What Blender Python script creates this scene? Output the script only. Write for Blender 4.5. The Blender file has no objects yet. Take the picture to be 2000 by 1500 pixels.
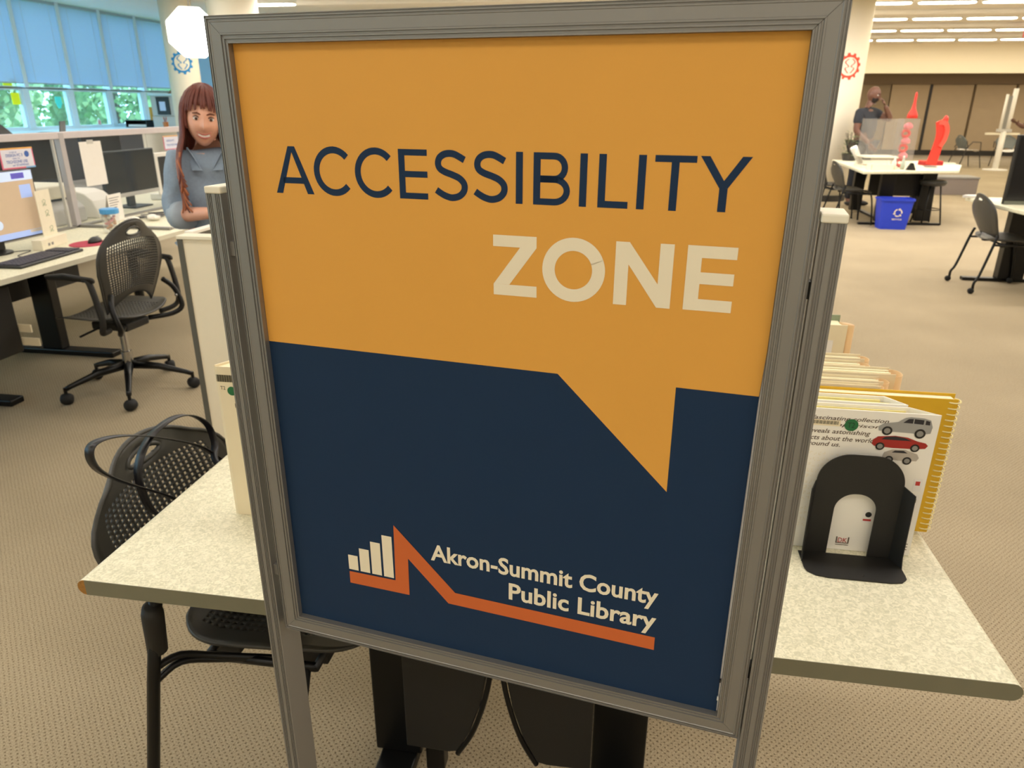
import bpy, bmesh, math, random
from mathutils import Vector, Matrix, noise
random.seed(7)
PI = math.pi
C = bpy.context.scene.collection
sc = bpy.context.scene

# ---------------------------------------------------------------- camera, world, lights, exposure
HC = 1.513
PITCH, ROLL, YAW, FPX = math.radians(21.139), math.radians(0.281), math.radians(8.987), 1409.86
def cam_axes():
    cp, sp = math.cos(PITCH), math.sin(PITCH)
    R, U, Fw = Vector((1, 0, 0)), Vector((0, sp, cp)), Vector((0, cp, -sp))
    c, s = math.cos(ROLL), math.sin(ROLL)
    R, U = R*c + U*s, U*c - R*s
    Z = Matrix.Rotation(YAW, 3, 'Z')
    return Z @ R, Z @ U, Z @ Fw
cr, cu, cf = cam_axes()
cam_d = bpy.data.cameras.new('camera'); cam = bpy.data.objects.new('camera', cam_d); C.objects.link(cam)
M = Matrix((cr, cu, -cf)).transposed().to_4x4(); M.translation = (0, 0, HC); cam.matrix_world = M
cam_d.sensor_width = 36; cam_d.lens = FPX/2000*36; cam_d.clip_start = .05; cam_d.clip_end = 300
cam_d.dof.use_dof = True; cam_d.dof.focus_distance = .86; cam_d.dof.aperture_fstop = 11
sc.camera = cam
sc.view_settings.view_transform = 'Standard'; sc.view_settings.look = 'None'
sc.view_settings.gamma = 1; sc.view_settings.use_curve_mapping = False
sc.view_settings.exposure = 0.0
w = bpy.data.worlds.new('sky'); sc.world = w; w.use_nodes = True
wn = w.node_tree; bg = wn.nodes['Background']
bg.inputs[0].default_value = (.42, .76, 1.0, 1); bg.inputs[1].default_value = 5.0

def area(name, loc, sx, sy, power, col, rot=(0, 0, 0)):
    l = bpy.data.lights.new(name, 'AREA'); l.shape = 'RECTANGLE'; l.size = sx; l.size_y = sy
    l.energy = power; l.color = col
    o = bpy.data.objects.new(name, l); C.objects.link(o); o.location = loc; o.rotation_euler = rot
    return o
WARM = (1.0, .955, .90)
ROWS = [13.95 - 2.45*k for k in range(1, 8)]           # the ceiling's light rows overhead and behind the camera
for yy in ROWS:
    area('ceiling_row_light', (2.0, yy, 3.03), 17, .24, 115 if yy < 0 else 125 if yy < 5 else 180 if yy < 8 else 330, WARM)
# sun aimed over the roof to light the near side of the trees outside
sun = bpy.data.lights.new('sun', 'SUN'); sun.energy = 2.2; sun.angle = .05; sun.color = (1, .97, .88)
so = bpy.data.objects.new('sun', sun); C.objects.link(so); so.rotation_euler = (math.radians(38), 0, math.radians(70))

# ---------------------------------------------------------------- helpers
def lin(c):
    if isinstance(c, str):
        c = [int(c[i:i+2], 16)/255 for i in (0, 2, 4)]
        return tuple(x/12.92 if x <= .04045 else ((x+.055)/1.055)**2.4 for x in c)
    return tuple(c)
MATS = {}
def mat(name, col, rough=.5, metal=0, var=.06, vscale=30, bump=0, bscale=200, emit=0, spec=.5, trans=0, alpha=1, coat=0):
    if name in MATS: return MATS[name]
    m = bpy.data.materials.new(name); m.use_nodes = True; nt = m.node_tree; n = nt.nodes; L = nt.links
    b = n['Principled BSDF']; c = lin(col)
    tc = n.new('ShaderNodeTexCoord'); nz = n.new('ShaderNodeTexNoise'); nz.inputs['Scale'].default_value = vscale
    nz.inputs['Detail'].default_value = 3
    L.new(tc.outputs['Object'], nz.inputs['Vector'])
    mx = n.new('ShaderNodeMix'); mx.data_type = 'RGBA'
    mx.inputs[6].default_value = (*[x*(1-var) for x in c], 1); mx.inputs[7].default_value = (*[min(1, x*(1+var)) for x in c], 1)
    L.new(nz.outputs[0], mx.inputs[0]); L.new(mx.outputs[2], b.inputs['Base Color'])
    b.inputs['Roughness'].default_value = rough; b.inputs['Metallic'].default_value = metal
    b.inputs['Specular IOR Level'].default_value = spec
    b.inputs['Transmission Weight'].default_value = trans; b.inputs['Alpha'].default_value = alpha
    b.inputs['Coat Weight'].default_value = coat
    if emit:
        L.new(mx.outputs[2], b.inputs['Emission Color']); b.inputs['Emission Strength'].default_value = emit
    if bump:
        n2 = n.new('ShaderNodeTexNoise'); n2.inputs['Scale'].default_value = bscale; L.new(tc.outputs['Object'], n2.inputs['Vector'])
        bp = n.new('ShaderNodeBump'); bp.inputs['Strength'].default_value = bump; bp.inputs['Distance'].default_value = .002
        L.new(n2.outputs[0], bp.inputs['Height']); L.new(bp.outputs[0], b.inputs['Normal'])
    MATS[name] = m
    return m

class MB:
    def __init__(s): s.v = []; s.f = []; s.mi = []; s.cur = 0
    def add(s, vs, fs, M=None):
        k = len(s.v)
        s.v += [tuple(M @ Vector(v)) if M else tuple(v) for v in vs]
        s.f += [[i+k for i in f] for f in fs]; s.mi += [s.cur]*len(fs); return s
    def box(s, x0, x1, y0, y1, z0, z1, M=None):
        return s.add([(x, y, z) for z in (z0, z1) for x, y in ((x0, y0), (x1, y0), (x1, y1), (x0, y1))],
                     [(3, 2, 1, 0), (4, 5, 6, 7), (0, 1, 5, 4), (1, 2, 6, 5), (2, 3, 7, 6), (3, 0, 4, 7)], M)
    def bar(s, a, b, wd, ht, up=(0, 0, 1)):
        a, b = Vector(a), Vector(b); d = b-a; x = d.normalized(); upv = Vector(up)
        y = upv.cross(x); y = y.normalized() if y.length > 1e-6 else Vector((0, 1, 0)); z = x.cross(y)
        Mx = Matrix((x, y, z)).transposed().to_4x4(); Mx.translation = a
        return s.box(0, d.length, -wd/2, wd/2, -ht/2, ht/2, Mx)
    def tube(s, pts, r, seg=8, cap=True, flat=1.0, closed=False):
        pts = [Vector(p) for p in pts]; n = len(pts); rs = r if isinstance(r, (list, tuple)) else [r]*n
        k = len(s.v); ref = None; fs = []
        for i, p in enumerate(pts):
            if closed: t = pts[(i+1) % n]-pts[i-1]
            else: t = pts[min(i+1, n-1)]-pts[max(i-1, 0)]
            t.normalize()
            if ref is None: ref = t.orthogonal().normalized()
            ref = (ref - t*ref.dot(t)); ref = ref.normalized() if ref.length > 1e-6 else t.orthogonal().normalized()
            bn = t.cross(ref)
            for j in range(seg):
                a = 2*PI*j/seg; s.v.append(tuple(p + ref*math.cos(a)*rs[i] + bn*math.sin(a)*rs[i]*flat))
        m = n if closed else n-1
        for i in range(m):
            for j in range(seg):
                a = k+i*seg+j; b = k+i*seg+(j+1) % seg; c = k+((i+1) % n)*seg+(j+1) % seg; d = k+((i+1) % n)*seg+j
                fs.append((a, b, c, d))
        if cap and not closed: fs += [tuple(range(k+seg-1, k-1, -1)), tuple(range(k+(n-1)*seg, k+n*seg))]
        s.f += [list(f) for f in fs]; s.mi += [s.cur]*len(fs); return s
    def lathe(s, prof, c=(0, 0, 0), seg=20, M=None):
        vs = []; fs = []
        for r, z in prof:
            for j in range(seg):
                a = 2*PI*j/seg; vs.append((c[0]+r*math.cos(a), c[1]+r*math.sin(a), c[2]+z))
        for i in range(len(prof)-1):
            for j in range(seg):
                a = i*seg+j; b = i*seg+(j+1) % seg; fs.append((a, b, b+seg, a+seg))
        fs.append(tuple(range(seg-1, -1, -1))); fs.append(tuple(range((len(prof)-1)*seg, len(prof)*seg)))
        return s.add(vs, fs, M)
    def prism(s, poly, d, M=None):      # poly in XY, extruded along +Z by d
        n = len(poly); vs = [(x, y, 0) for x, y in poly]+[(x, y, d) for x, y in poly]
        fs = [tuple(range(n-1, -1, -1)), tuple(range(n, 2*n))]+[(i, (i+1) % n, n+(i+1) % n, n+i) for i in range(n)]
        return s.add(vs, fs, M)
    def poly(s, pts, M=None): return s.add(pts, [tuple(range(len(pts)))], M)
    def grid(s, fn, nu, nv, mask=None):
        vs = [fn(i/nu, j/nv) for j in range(nv+1) for i in range(nu+1)]; fs = []
        for j in range(nv):
            for i in range(nu):
                if mask and not mask((i+.5)/nu, (j+.5)/nv): continue
                a = j*(nu+1)+i; fs.append((a, a+1, a+nu+2, a+nu+1))
        return s.add(vs, fs)
    def perf(s, fn, nu, nv, hole, keep=None):   # surface whose cells each carry a real hole where hole(u,v) > 0
        for j in range(nv):
            for i in range(nu):
                u, v = (i+.5)/nu, (j+.5)/nv
                if keep and not keep(u, v): continue
                h = hole(u, v, i, j)
                cs = [(i/nu, j/nv), ((i+1)/nu, j/nv), ((i+1)/nu, (j+1)/nv), (i/nu, (j+1)/nv)]
                if h <= 0: s.add([fn(*c) for c in cs], [(0, 1, 2, 3)])
                else:
                    inn = [(u+(a-u)*h, v+(b-v)*h) for a, b in cs]
                    s.add([fn(*c) for c in cs]+[fn(*c) for c in inn], [(0, 1, 5, 4), (1, 2, 6, 5), (2, 3, 7, 6), (3, 0, 4, 7)])
        return s
    def ball(s, c, r, seg=12, rings=8, M=None):
        r = r if isinstance(r, (list, tuple)) else (r, r, r); vs = []; fs = []
        for i in range(rings+1):
            t = PI*i/rings
            for j in range(seg):
                a = 2*PI*j/seg; vs.append((c[0]+r[0]*math.sin(t)*math.cos(a), c[1]+r[1]*math.sin(t)*math.sin(a), c[2]+r[2]*math.cos(t)))
        for i in range(rings):
            for j in range(seg):
                a = i*seg+j; b = i*seg+(j+1) % seg; fs.append((a, a+seg, b+seg, b))
        return s.add(vs, fs, M)
    def build(s, name, m, parent=None, smooth=False, bevel=0, solid=0, sub=0, weld=False, off=0):
        me = bpy.data.meshes.new(name); me.from_pydata(s.v, [], s.f); me.update()
        for x in (m if isinstance(m, (list, tuple)) else [m]): me.materials.append(x)
        for p, i in zip(me.polygons, s.mi): p.material_index = i
        if weld:
            b = bmesh.new(); b.from_mesh(me); bmesh.ops.remove_doubles(b, verts=b.verts, dist=1e-5); b.to_mesh(me); b.free()
        if smooth:
            for p in me.polygons: p.use_smooth = True
        o = bpy.data.objects.new(name, me); C.objects.link(o)
        if parent: o.parent = parent
        if solid:
            d = o.modifiers.new('solid', 'SOLIDIFY'); d.thickness = solid; d.offset = off
        if bevel:
            d = o.modifiers.new('bevel', 'BEVEL'); d.width = bevel; d.segments = 2; d.limit_method = 'ANGLE'; d.angle_limit = .7
        if sub:
            d = o.modifiers.new('sub', 'SUBSURF'); d.levels = sub; d.render_levels = sub
        return o
def bx(*a): return MB().box(*a)
def thing(name, label, cat, loc=(0, 0, 0), rz=0, group=None):
    o = bpy.data.objects.new(name, None); C.objects.link(o); o.empty_display_size = .1
    o.location = loc; o.rotation_euler = (0, 0, rz); o['label'] = label; o['category'] = cat
    if group: o['group'] = group
    return o
def tag(o, label, cat, group=None):
    o['label'] = label; o['category'] = cat
    if group: o['group'] = group
    return o
def struct(o): o['kind'] = 'structure'; return o
def lab(o, t): o['label'] = t; return o
def copy_tree(o, loc=None, rz=None, label=None, parent=None, group=None):
    c = o.copy(); C.objects.link(c)
    if parent: c.parent = parent
    for ch in [x for x in KIDS(o)]: copy_tree(ch, parent=c)
    if loc is not None: c.location = loc
    if rz is not None: c.rotation_euler = (0, 0, rz)
    if label: c['label'] = label
    if group: c['group'] = group
    return c
def KIDS(o): return [x for x in bpy.data.objects if x.parent is o]
def smoothpath(pts, n=6, closed=False):      # Catmull-Rom
    P = [Vector(p) for p in pts]; out = []; m = len(P)
    rng = range(m) if closed else range(m-1)
    for i in rng:
        g = (lambda k: P[k % m]) if closed else (lambda k: P[max(0, min(m-1, k))])
        a, b, c, d = g(i-1), g(i), g(i+1), g(i+2)
        for t in range(n):
            t = t/n; out.append(.5*((2*b)+(c-a)*t+(2*a-5*b+4*c-d)*t*t+(3*b-a-3*c+d)*t**3))
    if not closed: out.append(P[-1])
    return out
def text_mb(mb, s, x0, x1, z0, z1, M, cap_only=False, bold=0, xr=None, shear=0):
    """flat lettering fitted into the box x0..x1, z0..z1 (local x right, y up), placed by M"""
    cu_ = bpy.data.curves.new('t', 'FONT'); cu_.body = s; cu_.size = 1; cu_.offset = bold; cu_.shear = shear; cu_.resolution_u = 3
    o = bpy.data.objects.new('t', cu_); C.objects.link(o)
    dg = bpy.context.evaluated_depsgraph_get(); me = o.evaluated_get(dg).to_mesh()
    vs = [v.co.copy() for v in me.vertices]; fs = [tuple(p.vertices) for p in me.polygons]
    o.evaluated_get(dg).to_mesh_clear()
    bpy.data.objects.remove(o); bpy.data.curves.remove(cu_)
    if not vs: return
    ax, bx_ = min(v.x for v in vs), max(v.x for v in vs)
    ay, by = min(v.y for v in vs), max(v.y for v in vs)
    kx = (x1-x0)/(bx_-ax); ky = (z1-z0)/(by-ay)
    mb.add([(x0+(v.x-ax)*kx, z0+(v.y-ay)*ky, 0) for v in vs], fs, M)
def stroke(mb, pts, wd, M, butt=True):
    """ribbon of constant width along a 2-D polyline (local x right, y up)"""
    P = [Vector((p[0], p[1], 0)) for p in pts]; vs = []; n = len(P)
    for i in range(n):
        t = (P[min(i+1, n-1)]-P[max(i-1, 0)]).normalized(); nn = Vector((-t.y, t.x, 0))
        if 0 < i < n-1:
            a = (P[i]-P[i-1]).normalized(); k = 1/max(.5, abs(nn.dot(Vector((-a.y, a.x, 0)))))
        else: k = 1
        vs += [P[i]+nn*wd/2*k, P[i]-nn*wd/2*k]
    mb.add(vs, [(2*i, 2*i+1, 2*i+3, 2*i+2) for i in range(n-1)], M)
def arc(cx, cy, rx, ry, a0, a1, n=20):
    return [(cx+rx*math.cos(math.radians(a0+(a1-a0)*i/n)), cy+ry*math.sin(math.radians(a0+(a1-a0)*i/n))) for i in range(n+1)]

# ---------------------------------------------------------------- materials
m_alu = mat('brushed_aluminium', '94928e', .45, .7, .02, 12, bump=.02, bscale=1500)
m_cap = mat('ivory_cap', 'f2ead2', .5)
m_navy = mat('navy_print', '162f4c', .6, spec=.25, var=.03)
m_orange = mat('orange_print', 'e4a548', .5, spec=.3, var=.03, vscale=8)
m_white_print = mat('cream_print', 'f3e6c8', .5, var=.02)
m_deep_orange = mat('deep_orange_print', 'd0662e', .45, var=.03)
m_text_navy = mat('navy_ink', '162f4c', .6, spec=.25, var=.02)
m_black = mat('black_plastic', '1d1c1b', .42, var=.2)
m_black2 = mat('satin_black_shell', '3d3c38', .38, var=.08)
m_blackm = mat('black_powder_metal', '0e0e0e', .35, .3)
m_tex_black = mat('textured_black_plastic', '191714', .6, bump=.3, bscale=900)
m_grey = mat('grey_plastic', '8d8a84', .5)
m_lgrey = mat('light_grey_plastic', 'c9c6bf', .5)
m_white = mat('white_paint', 'f4efe4', .6, var=.02, vscale=3)
m_wall = mat('cream_wall_paint', 'f4ebd6', .8, var=.03, vscale=2)
m_paper = mat('white_paper', 'f0ebe4', .8, var=.03)
m_cream = mat('cream_card', 'eedfbd', .75, var=.05, vscale=15)
m_pages = mat('cream_pages', 'f7edc8', .85, var=.06, vscale=60)
m_panel = mat('cream_laminate_panel', 'f3e7cd', .6, var=.02)
m_chrome = mat('polished_metal', 'b8b8b8', .2, 1)
m_rubber = mat('black_rubber', '131313', .7)
m_ceil = mat('ceiling_plaster', 'f8f4ee', .85, var=.02, vscale=1)
m_beige = mat('beige_fabric_panel', 'bca582', .9, var=.05, vscale=4)
m_dark = mat('dark_bronze', '33302b', .5)
m_red = mat('red_plastic', 'e23b2c', .5)
m_blue = mat('blue_bin_plastic', '2540c8', .5, var=.04)
m_glassy = mat('clear_acrylic', 'e8efec', .08, alpha=.22, spec=.6)
m_winframe = mat('window_frame_flare_blue', 'd2eefb', .5, var=.02)  # pale blue of the window flare put into the frame colour
m_blind = mat('blind_slat_grey', '9db2c0', .6, var=.05)
def translucent(m, k, col):
    n = m.node_tree.nodes; L = m.node_tree.links; b = n['Principled BSDF']; t = n.new('ShaderNodeBsdfTranslucent'); t.inputs[0].default_value = (*lin(col), 1)
    x = n.new('ShaderNodeMixShader'); x.inputs[0].default_value = k; L.new(b.outputs[0], x.inputs[1]); L.new(t.outputs[0], x.inputs[2]); L.new(x.outputs[0], n['Material Output'].inputs[0])
m_slat = mat('blind_slat', 'b2c3da', .6, var=.05); translucent(m_slat, .5, 'a3b5d0')
m_screen = mat('dark_screen_glass', '0d1017', .15, spec=.6)

# carpet: cut-pile weave with rows of small dimples
def carpet_mat():
    m = bpy.data.materials.new('woven_carpet'); m.use_nodes = True; nt = m.node_tree; n = nt.nodes; L = nt.links
    b = n['Principled BSDF']; b.inputs['Roughness'].default_value = .95; b.inputs['Specular IOR Level'].default_value = .1
    tc = n.new('ShaderNodeTexCoord'); sep = n.new('ShaderNodeSeparateXYZ')
    nzw = n.new('ShaderNodeTexNoise'); nzw.inputs['Scale'].default_value = 60; L.new(tc.outputs['Object'], nzw.inputs['Vector'])
    vm = n.new('ShaderNodeVectorMath'); vm.operation = 'MULTIPLY_ADD'
    vm.inputs[1].default_value = (.008, .008, 0); L.new(nzw.outputs['Color'], vm.inputs[0]); L.new(tc.outputs['Object'], vm.inputs[2])
    L.new(vm.outputs[0], sep.inputs[0])
    def math_(op, a, b_=None):
        x = n.new('ShaderNodeMath'); x.operation = op
        for i, q in enumerate((a, b_)):
            if q is None: continue
            if isinstance(q, (int, float)): x.inputs[i].default_value = q
            else: L.new(q, x.inputs[i])
        return x.outputs[0]
    u = math_('MULTIPLY', sep.outputs[0], 2*PI/.0175); v = math_('MULTIPLY', sep.outputs[1], 2*PI/.0175)
    p = math_('MULTIPLY', math_('COSINE', math_('MULTIPLY', math_('ADD', u, v), .5)), math_('COSINE', math_('MULTIPLY', math_('SUBTRACT', u, v), .5)))
    d = math_('MULTIPLY', p, p)                      # peaks on a staggered grid
    mr = n.new('ShaderNodeMapRange'); mr.inputs[1].default_value = .55; mr.inputs[2].default_value = .95
    L.new(d, mr.inputs[0])
    nz = n.new('ShaderNodeTexNoise'); nz.inputs['Scale'].default_value = 300; nz.inputs['Detail'].default_value = 4
    L.new(tc.outputs['Object'], nz.inputs['Vector'])
    nz2 = n.new('ShaderNodeTexNoise'); nz2.inputs['Scale'].default_value = 1.2; L.new(tc.outputs['Object'], nz2.inputs['Vector'])
    cr_ = n.new('ShaderNodeValToRGB')
    cr_.color_ramp.elements[0].position = .3; cr_.color_ramp.elements[0].color = (*lin('9a8a70'), 1)
    cr_.color_ramp.elements[1].position = .7; cr_.color_ramp.elements[1].color = (*lin('d3c3a4'), 1)
    L.new(nz.outputs[0], cr_.inputs[0])
    mx = n.new('ShaderNodeMix'); mx.data_type = 'RGBA'; mx.inputs[7].default_value = (*lin('6f5c44'), 1)
    L.new(cr_.outputs[0], mx.inputs[6]); L.new(math_('MULTIPLY', mr.outputs[0], .8), mx.inputs[0])
    m2 = n.new('ShaderNodeMix'); m2.data_type = 'RGBA'; m2.blend_type = 'MULTIPLY'; m2.inputs[0].default_value = .35
    L.new(mx.outputs[2], m2.inputs[6]); L.new(nz2.outputs[0], m2.inputs[7]); L.new(m2.outputs[2], b.inputs['Base Color'])
    bp = n.new('ShaderNodeBump'); bp.inputs['Strength'].default_value = .6; bp.inputs['Distance'].default_value = .003
    L.new(math_('SUBTRACT', nz.outputs[0], mr.outputs[0]), bp.inputs['Height']); L.new(bp.outputs[0], b.inputs['Normal'])
    return m
def laminate_mat():
    m = bpy.data.materials.new('mottled_cream_laminate'); m.use_nodes = True; nt = m.node_tree; n = nt.nodes; L = nt.links
    b = n['Principled BSDF']; b.inputs['Roughness'].default_value = .45; b.inputs['Specular IOR Level'].default_value = .3
    tc = n.new('ShaderNodeTexCoord'); nz = n.new('ShaderNodeTexNoise'); nz.inputs['Scale'].default_value = 115
    nz.inputs['Detail'].default_value = 5; nz.inputs['Distortion'].default_value = 1.6
    L.new(tc.outputs['Object'], nz.inputs['Vector'])
    cr_ = n.new('ShaderNodeValToRGB'); e = cr_.color_ramp.elements
    e[0].position = .38; e[0].color = (*lin('d3cfb2'), 1); e[1].position = .62; e[1].color = (*lin('f2ecd2'), 1)
    L.new(nz.outputs[0], cr_.inputs[0]); L.new(cr_.outputs[0], b.inputs['Base Color'])
    return m
m_carpet = carpet_mat(); m_lam = laminate_mat()
# ================================================================ the room
XL, XR, YB, YF = -9.9, 16.0, -5.0, 22.6
struct(bx(XL-.1, XR, YB, 28.2, -.2, 0).build('floor', m_carpet))
cl = struct(bx(XL-.1, XR, YB, YF, 3.1, 3.3).build('ceiling', m_ceil))
# wall with the window band on the left
WY = [11.30 + 1.03*k for k in range(-15, 5)]
bw = MB().box(XL-.15, XL, YB, 15.75, 0, 1.06).box(XL-.15, XL, YB, WY[0], 1.06, 3.1)
struct(bw.build('wall_left', m_wall))
struct(bx(XL-.12, XL+.12, WY[0], 15.6, 1.06, 1.10).build('trim_1', m_winframe))
m_glass = mat('window_glass', 'dff4f6', .03, alpha=.10, spec=.5)
sl = MB()
for k in range(44):
    z = 3.02-.0275*k; c_, s_ = math.cos(1.25), math.sin(1.25)
    sl.add([(.0165*c_, -.475, z+.0165*s_), (-.0165*c_, -.475, z-.0165*s_), (-.0165*c_, .475, z-.0165*s_), (.0165*c_, .475, z+.0165*s_)], [(0, 1, 2, 3)])
def make_blind():
    t = thing('venetian_blind', 'x', 'blind', group='grey blinds over the window band')
    bx(-.02, .02, -.47, .47, 3.04, 3.09).build('head_rail', m_blind, t)
    o = sl.build('slats', m_slat, t); o['kind'] = 'stuff'
    bx(-.012, .012, -.46, .46, 1.80, 1.82).build('bottom_rail', m_blind, t)
    MB().tube([(.02, -.3, 3.04), (.02, -.3, 1.81)], .002, 4).tube([(.02, .3, 3.04), (.02, .3, 1.81)], .002, 4).build('ladder_cord', m_lgrey, t)
    return t
def make_window():
    t = bpy.data.objects.new('window_1', None); C.objects.link(t); struct(t)
    struct(MB().box(-.06, .05, -.065, .065, 1.1, 1.74).box(-.05, .10, -.042, .042, 1.74, 3.1).build('mullion', m_winframe, t, bevel=.004))
    MB().box(-.05, .03, .065, .965, 1.70, 1.725).box(-.05, .04, .065, .965, 1.745, 1.76).build('transom', m_winframe, t)
    bx(-.05, .055, -.01, 1.04, 1.728, 1.742).build('rail_joint', m_dark, t)
    MB().box(-.04, .03, .065, .095, 1.1, 1.70).box(-.04, .03, .935, .965, 1.1, 1.70).box(-.04, .03, .095, .935, 1.1, 1.135).build('sash', m_winframe, t)
    bx(-.012, -.006, .09, .94, 1.13, 1.70).build('lower_pane', m_glass, t)
    bx(-.012, -.006, .03, 1.0, 1.76, 3.1).build('upper_pane', m_glass, t)
    return t
blind0 = make_blind(); win0 = make_window()
vis = ['grey venetian blind at the left edge of the picture', 'widest grey venetian blind, second from the left edge',
       'grey venetian blind in the third bay from the left', 'grey venetian blind with pale streaks of daylight between slats',
       'grey venetian blind in the bay next to the far column']
for k, y in enumerate(WY[:-1]):
    wdw = win0 if k == 0 else copy_tree(win0)
    wdw.location = (XL, y, 0); wdw.name = 'window_%d' % (k+1)
    if y > 7:
        i = k-(len(WY)-1-5)
        b = blind0 if y-1.04 < 7 else copy_tree(blind0)
        b.location = (XL+.08, y+.515, 0)
        b['label'] = vis[i] if 0 <= i < 5 else 'grey venetian blind over the window band, beyond the left edge of the picture'
# window band turning the corner on the far wall
struct(bx(XL, -5.9, 15.75, 15.9, 0, 1.08).build('wall_far_left', m_wall))
for k in range(4):
    x = -9.75+1.0*k
    wdw = copy_tree(win0, (x, 15.75, 0), -PI/2); wdw.name = 'window_%d' % (30+k); wdw.rotation_euler = (0, 0, -PI/2)
    b = copy_tree(blind0, (x+.5, 15.68, 0), label='grey venetian blind on the end wall beyond the gear column' if k == 1 else 'grey venetian blind on the end wall, hidden behind the sign')
    b.rotation_euler = (0, 0, -PI/2)
struct(MB().box(-5.9, -5.75, 15.75, YF, 0, 3.1).box(-6.0, -5.9, YF, 28.2, 0, 2.8).build('wall_mid', m_wall))
# far wall: pale fascia over a recessed folding partition
struct(bx(-5.9, XR, YF, YF+.25, 2.36, 3.1).build('wall_back', mat('fascia_paint', 'f6e8cd', .8, var=.02, vscale=1)))
struct(bx(-5.9, XR, YF+.25, 28.2, 2.62, 2.8).build('ceiling_recess', m_ceil))
struct(bx(-5.9, XR, 27.9, 28.1, 0, 2.62).build('wall_recess', m_wall))
struct(bx(XR, XR+.1, YB, 28.2, 0, 3.1).build('wall_right', m_wall)); struct(bx(XL, XR, YB-.1, YB, 0, 3.1).build('wall_front', m_wall))
struct(bx(7.0, XR, 27.3, 27.5, 2.2, 2.62).build('trim_2', mat('header_brown', '7d6a50', .8)))
struct(bx(-5.9, XR, 27.45, 27.48, 0, .16).build('baseboard_back', m_dark))
pt = thing('folding_partition', 'tall beige folding partition with dark joints closing the far end of the room', 'partition', (7.3, 27.4, 0))
xs = [0, 2.25-.03, 3.54, 4.8, 6.07, 7.34]
bx(.02, .98, 0, .06, .16, 2.2).build('panel', mat('brown_door_panel', '9b8768', .85), pt)
bx(1.02, 2.18, -.01, .05, .16, 2.2).build('panel', m_beige, pt)
for a, b in zip(xs[1:-1], xs[2:]): bx(a+.05, b-.02, -.01, .05, .16, 2.2).build('panel', m_beige, pt, bevel=.01)
for i, a in enumerate(xs[1:-1]):
    bx(a-.03 if i == 0 else a-.015, a+.045 if i == 0 else a+.02, -.03, .05, .16, 2.2).build('joint_strip', m_dark if i == 0 else mat('joint_brown', '6b5636', .7), pt)
bx(-.3, 8.6, -.02, .06, 0, .16).build('bottom_track', m_dark, pt)
area('recess_fill_light', (8, 25.2, 2.6), 14, .3, 150, WARM)  # unseen lamp added to brighten the folding partition in the recess
# ceiling beams between the light rows
for i, y in enumerate((12.7, 15.2, 17.6, 20.1)):
    struct(bx(-5.6, XR, y-.16, y+.16, 3.02, 3.1).build('trim_%d' % (3+i), m_ceil, bevel=.02))
# recessed strip lights, one thing each
m_lamp = mat('warm_diffuser', 'fff5dc', .5, emit=19.0, var=0)
def make_light():
    t = thing('ceiling_light', 'x', 'light', group='rows of strip lights in the ceiling')
    pr = [(x, y) for x, y in arc(.325, 0, .1, .1, -90, 90, 8)]+[(x, y) for x, y in arc(-.325, 0, .1, .1, 90, 270, 8)]
    MB().prism([(x*1.06, y*1.2) for x, y in pr], .02).build('housing', m_lgrey, t).location.z = -.02
    MB().prism(pr, .012).build('diffuser', m_lamp, t).location.z = -.032
    return t
L0 = make_light(); first = True; NV = {}; ORD = ['first', 'second', 'third', 'fourth', 'fifth', 'sixth', 'seventh', 'eighth', 'ninth', 'tenth', 'eleventh', 'twelfth']
rowname = {13.95: 'nearest', 16.4: 'second', 18.8: 'third', 21.4: 'farthest'}
for y in (13.95, 16.4, 18.8, 21.4):
    for k in range(-8 if y < 14 else -6, 9):
        x = 5.56+.965*k+{13.95: .24, 16.4: 0, 18.8: .55, 21.4: .80}[y]
        o = L0 if first else copy_tree(L0); first = False
        o.location = (x, y, 3.1)
        col_edge = (3.62*(y/13.65)) if y > 13.6 else 3.6; n_ = NV.get(y, 0)
        if x < col_edge-.2: o['label'] = 'strip light in the %s ceiling row, hidden behind the sign or column' % rowname[y]
        else:
            NV[y] = n_+1
            o['label'] = '%s glowing strip light from the column in the %s ceiling row' % (ORD[n_], rowname[y])
        o['group'] = 'strip lights in the %s row' % rowname[y]
copy_tree(L0, (-6.2, 12.9, 3.1), label='lone strip light in the bluish ceiling above the left of the sign')
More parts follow.
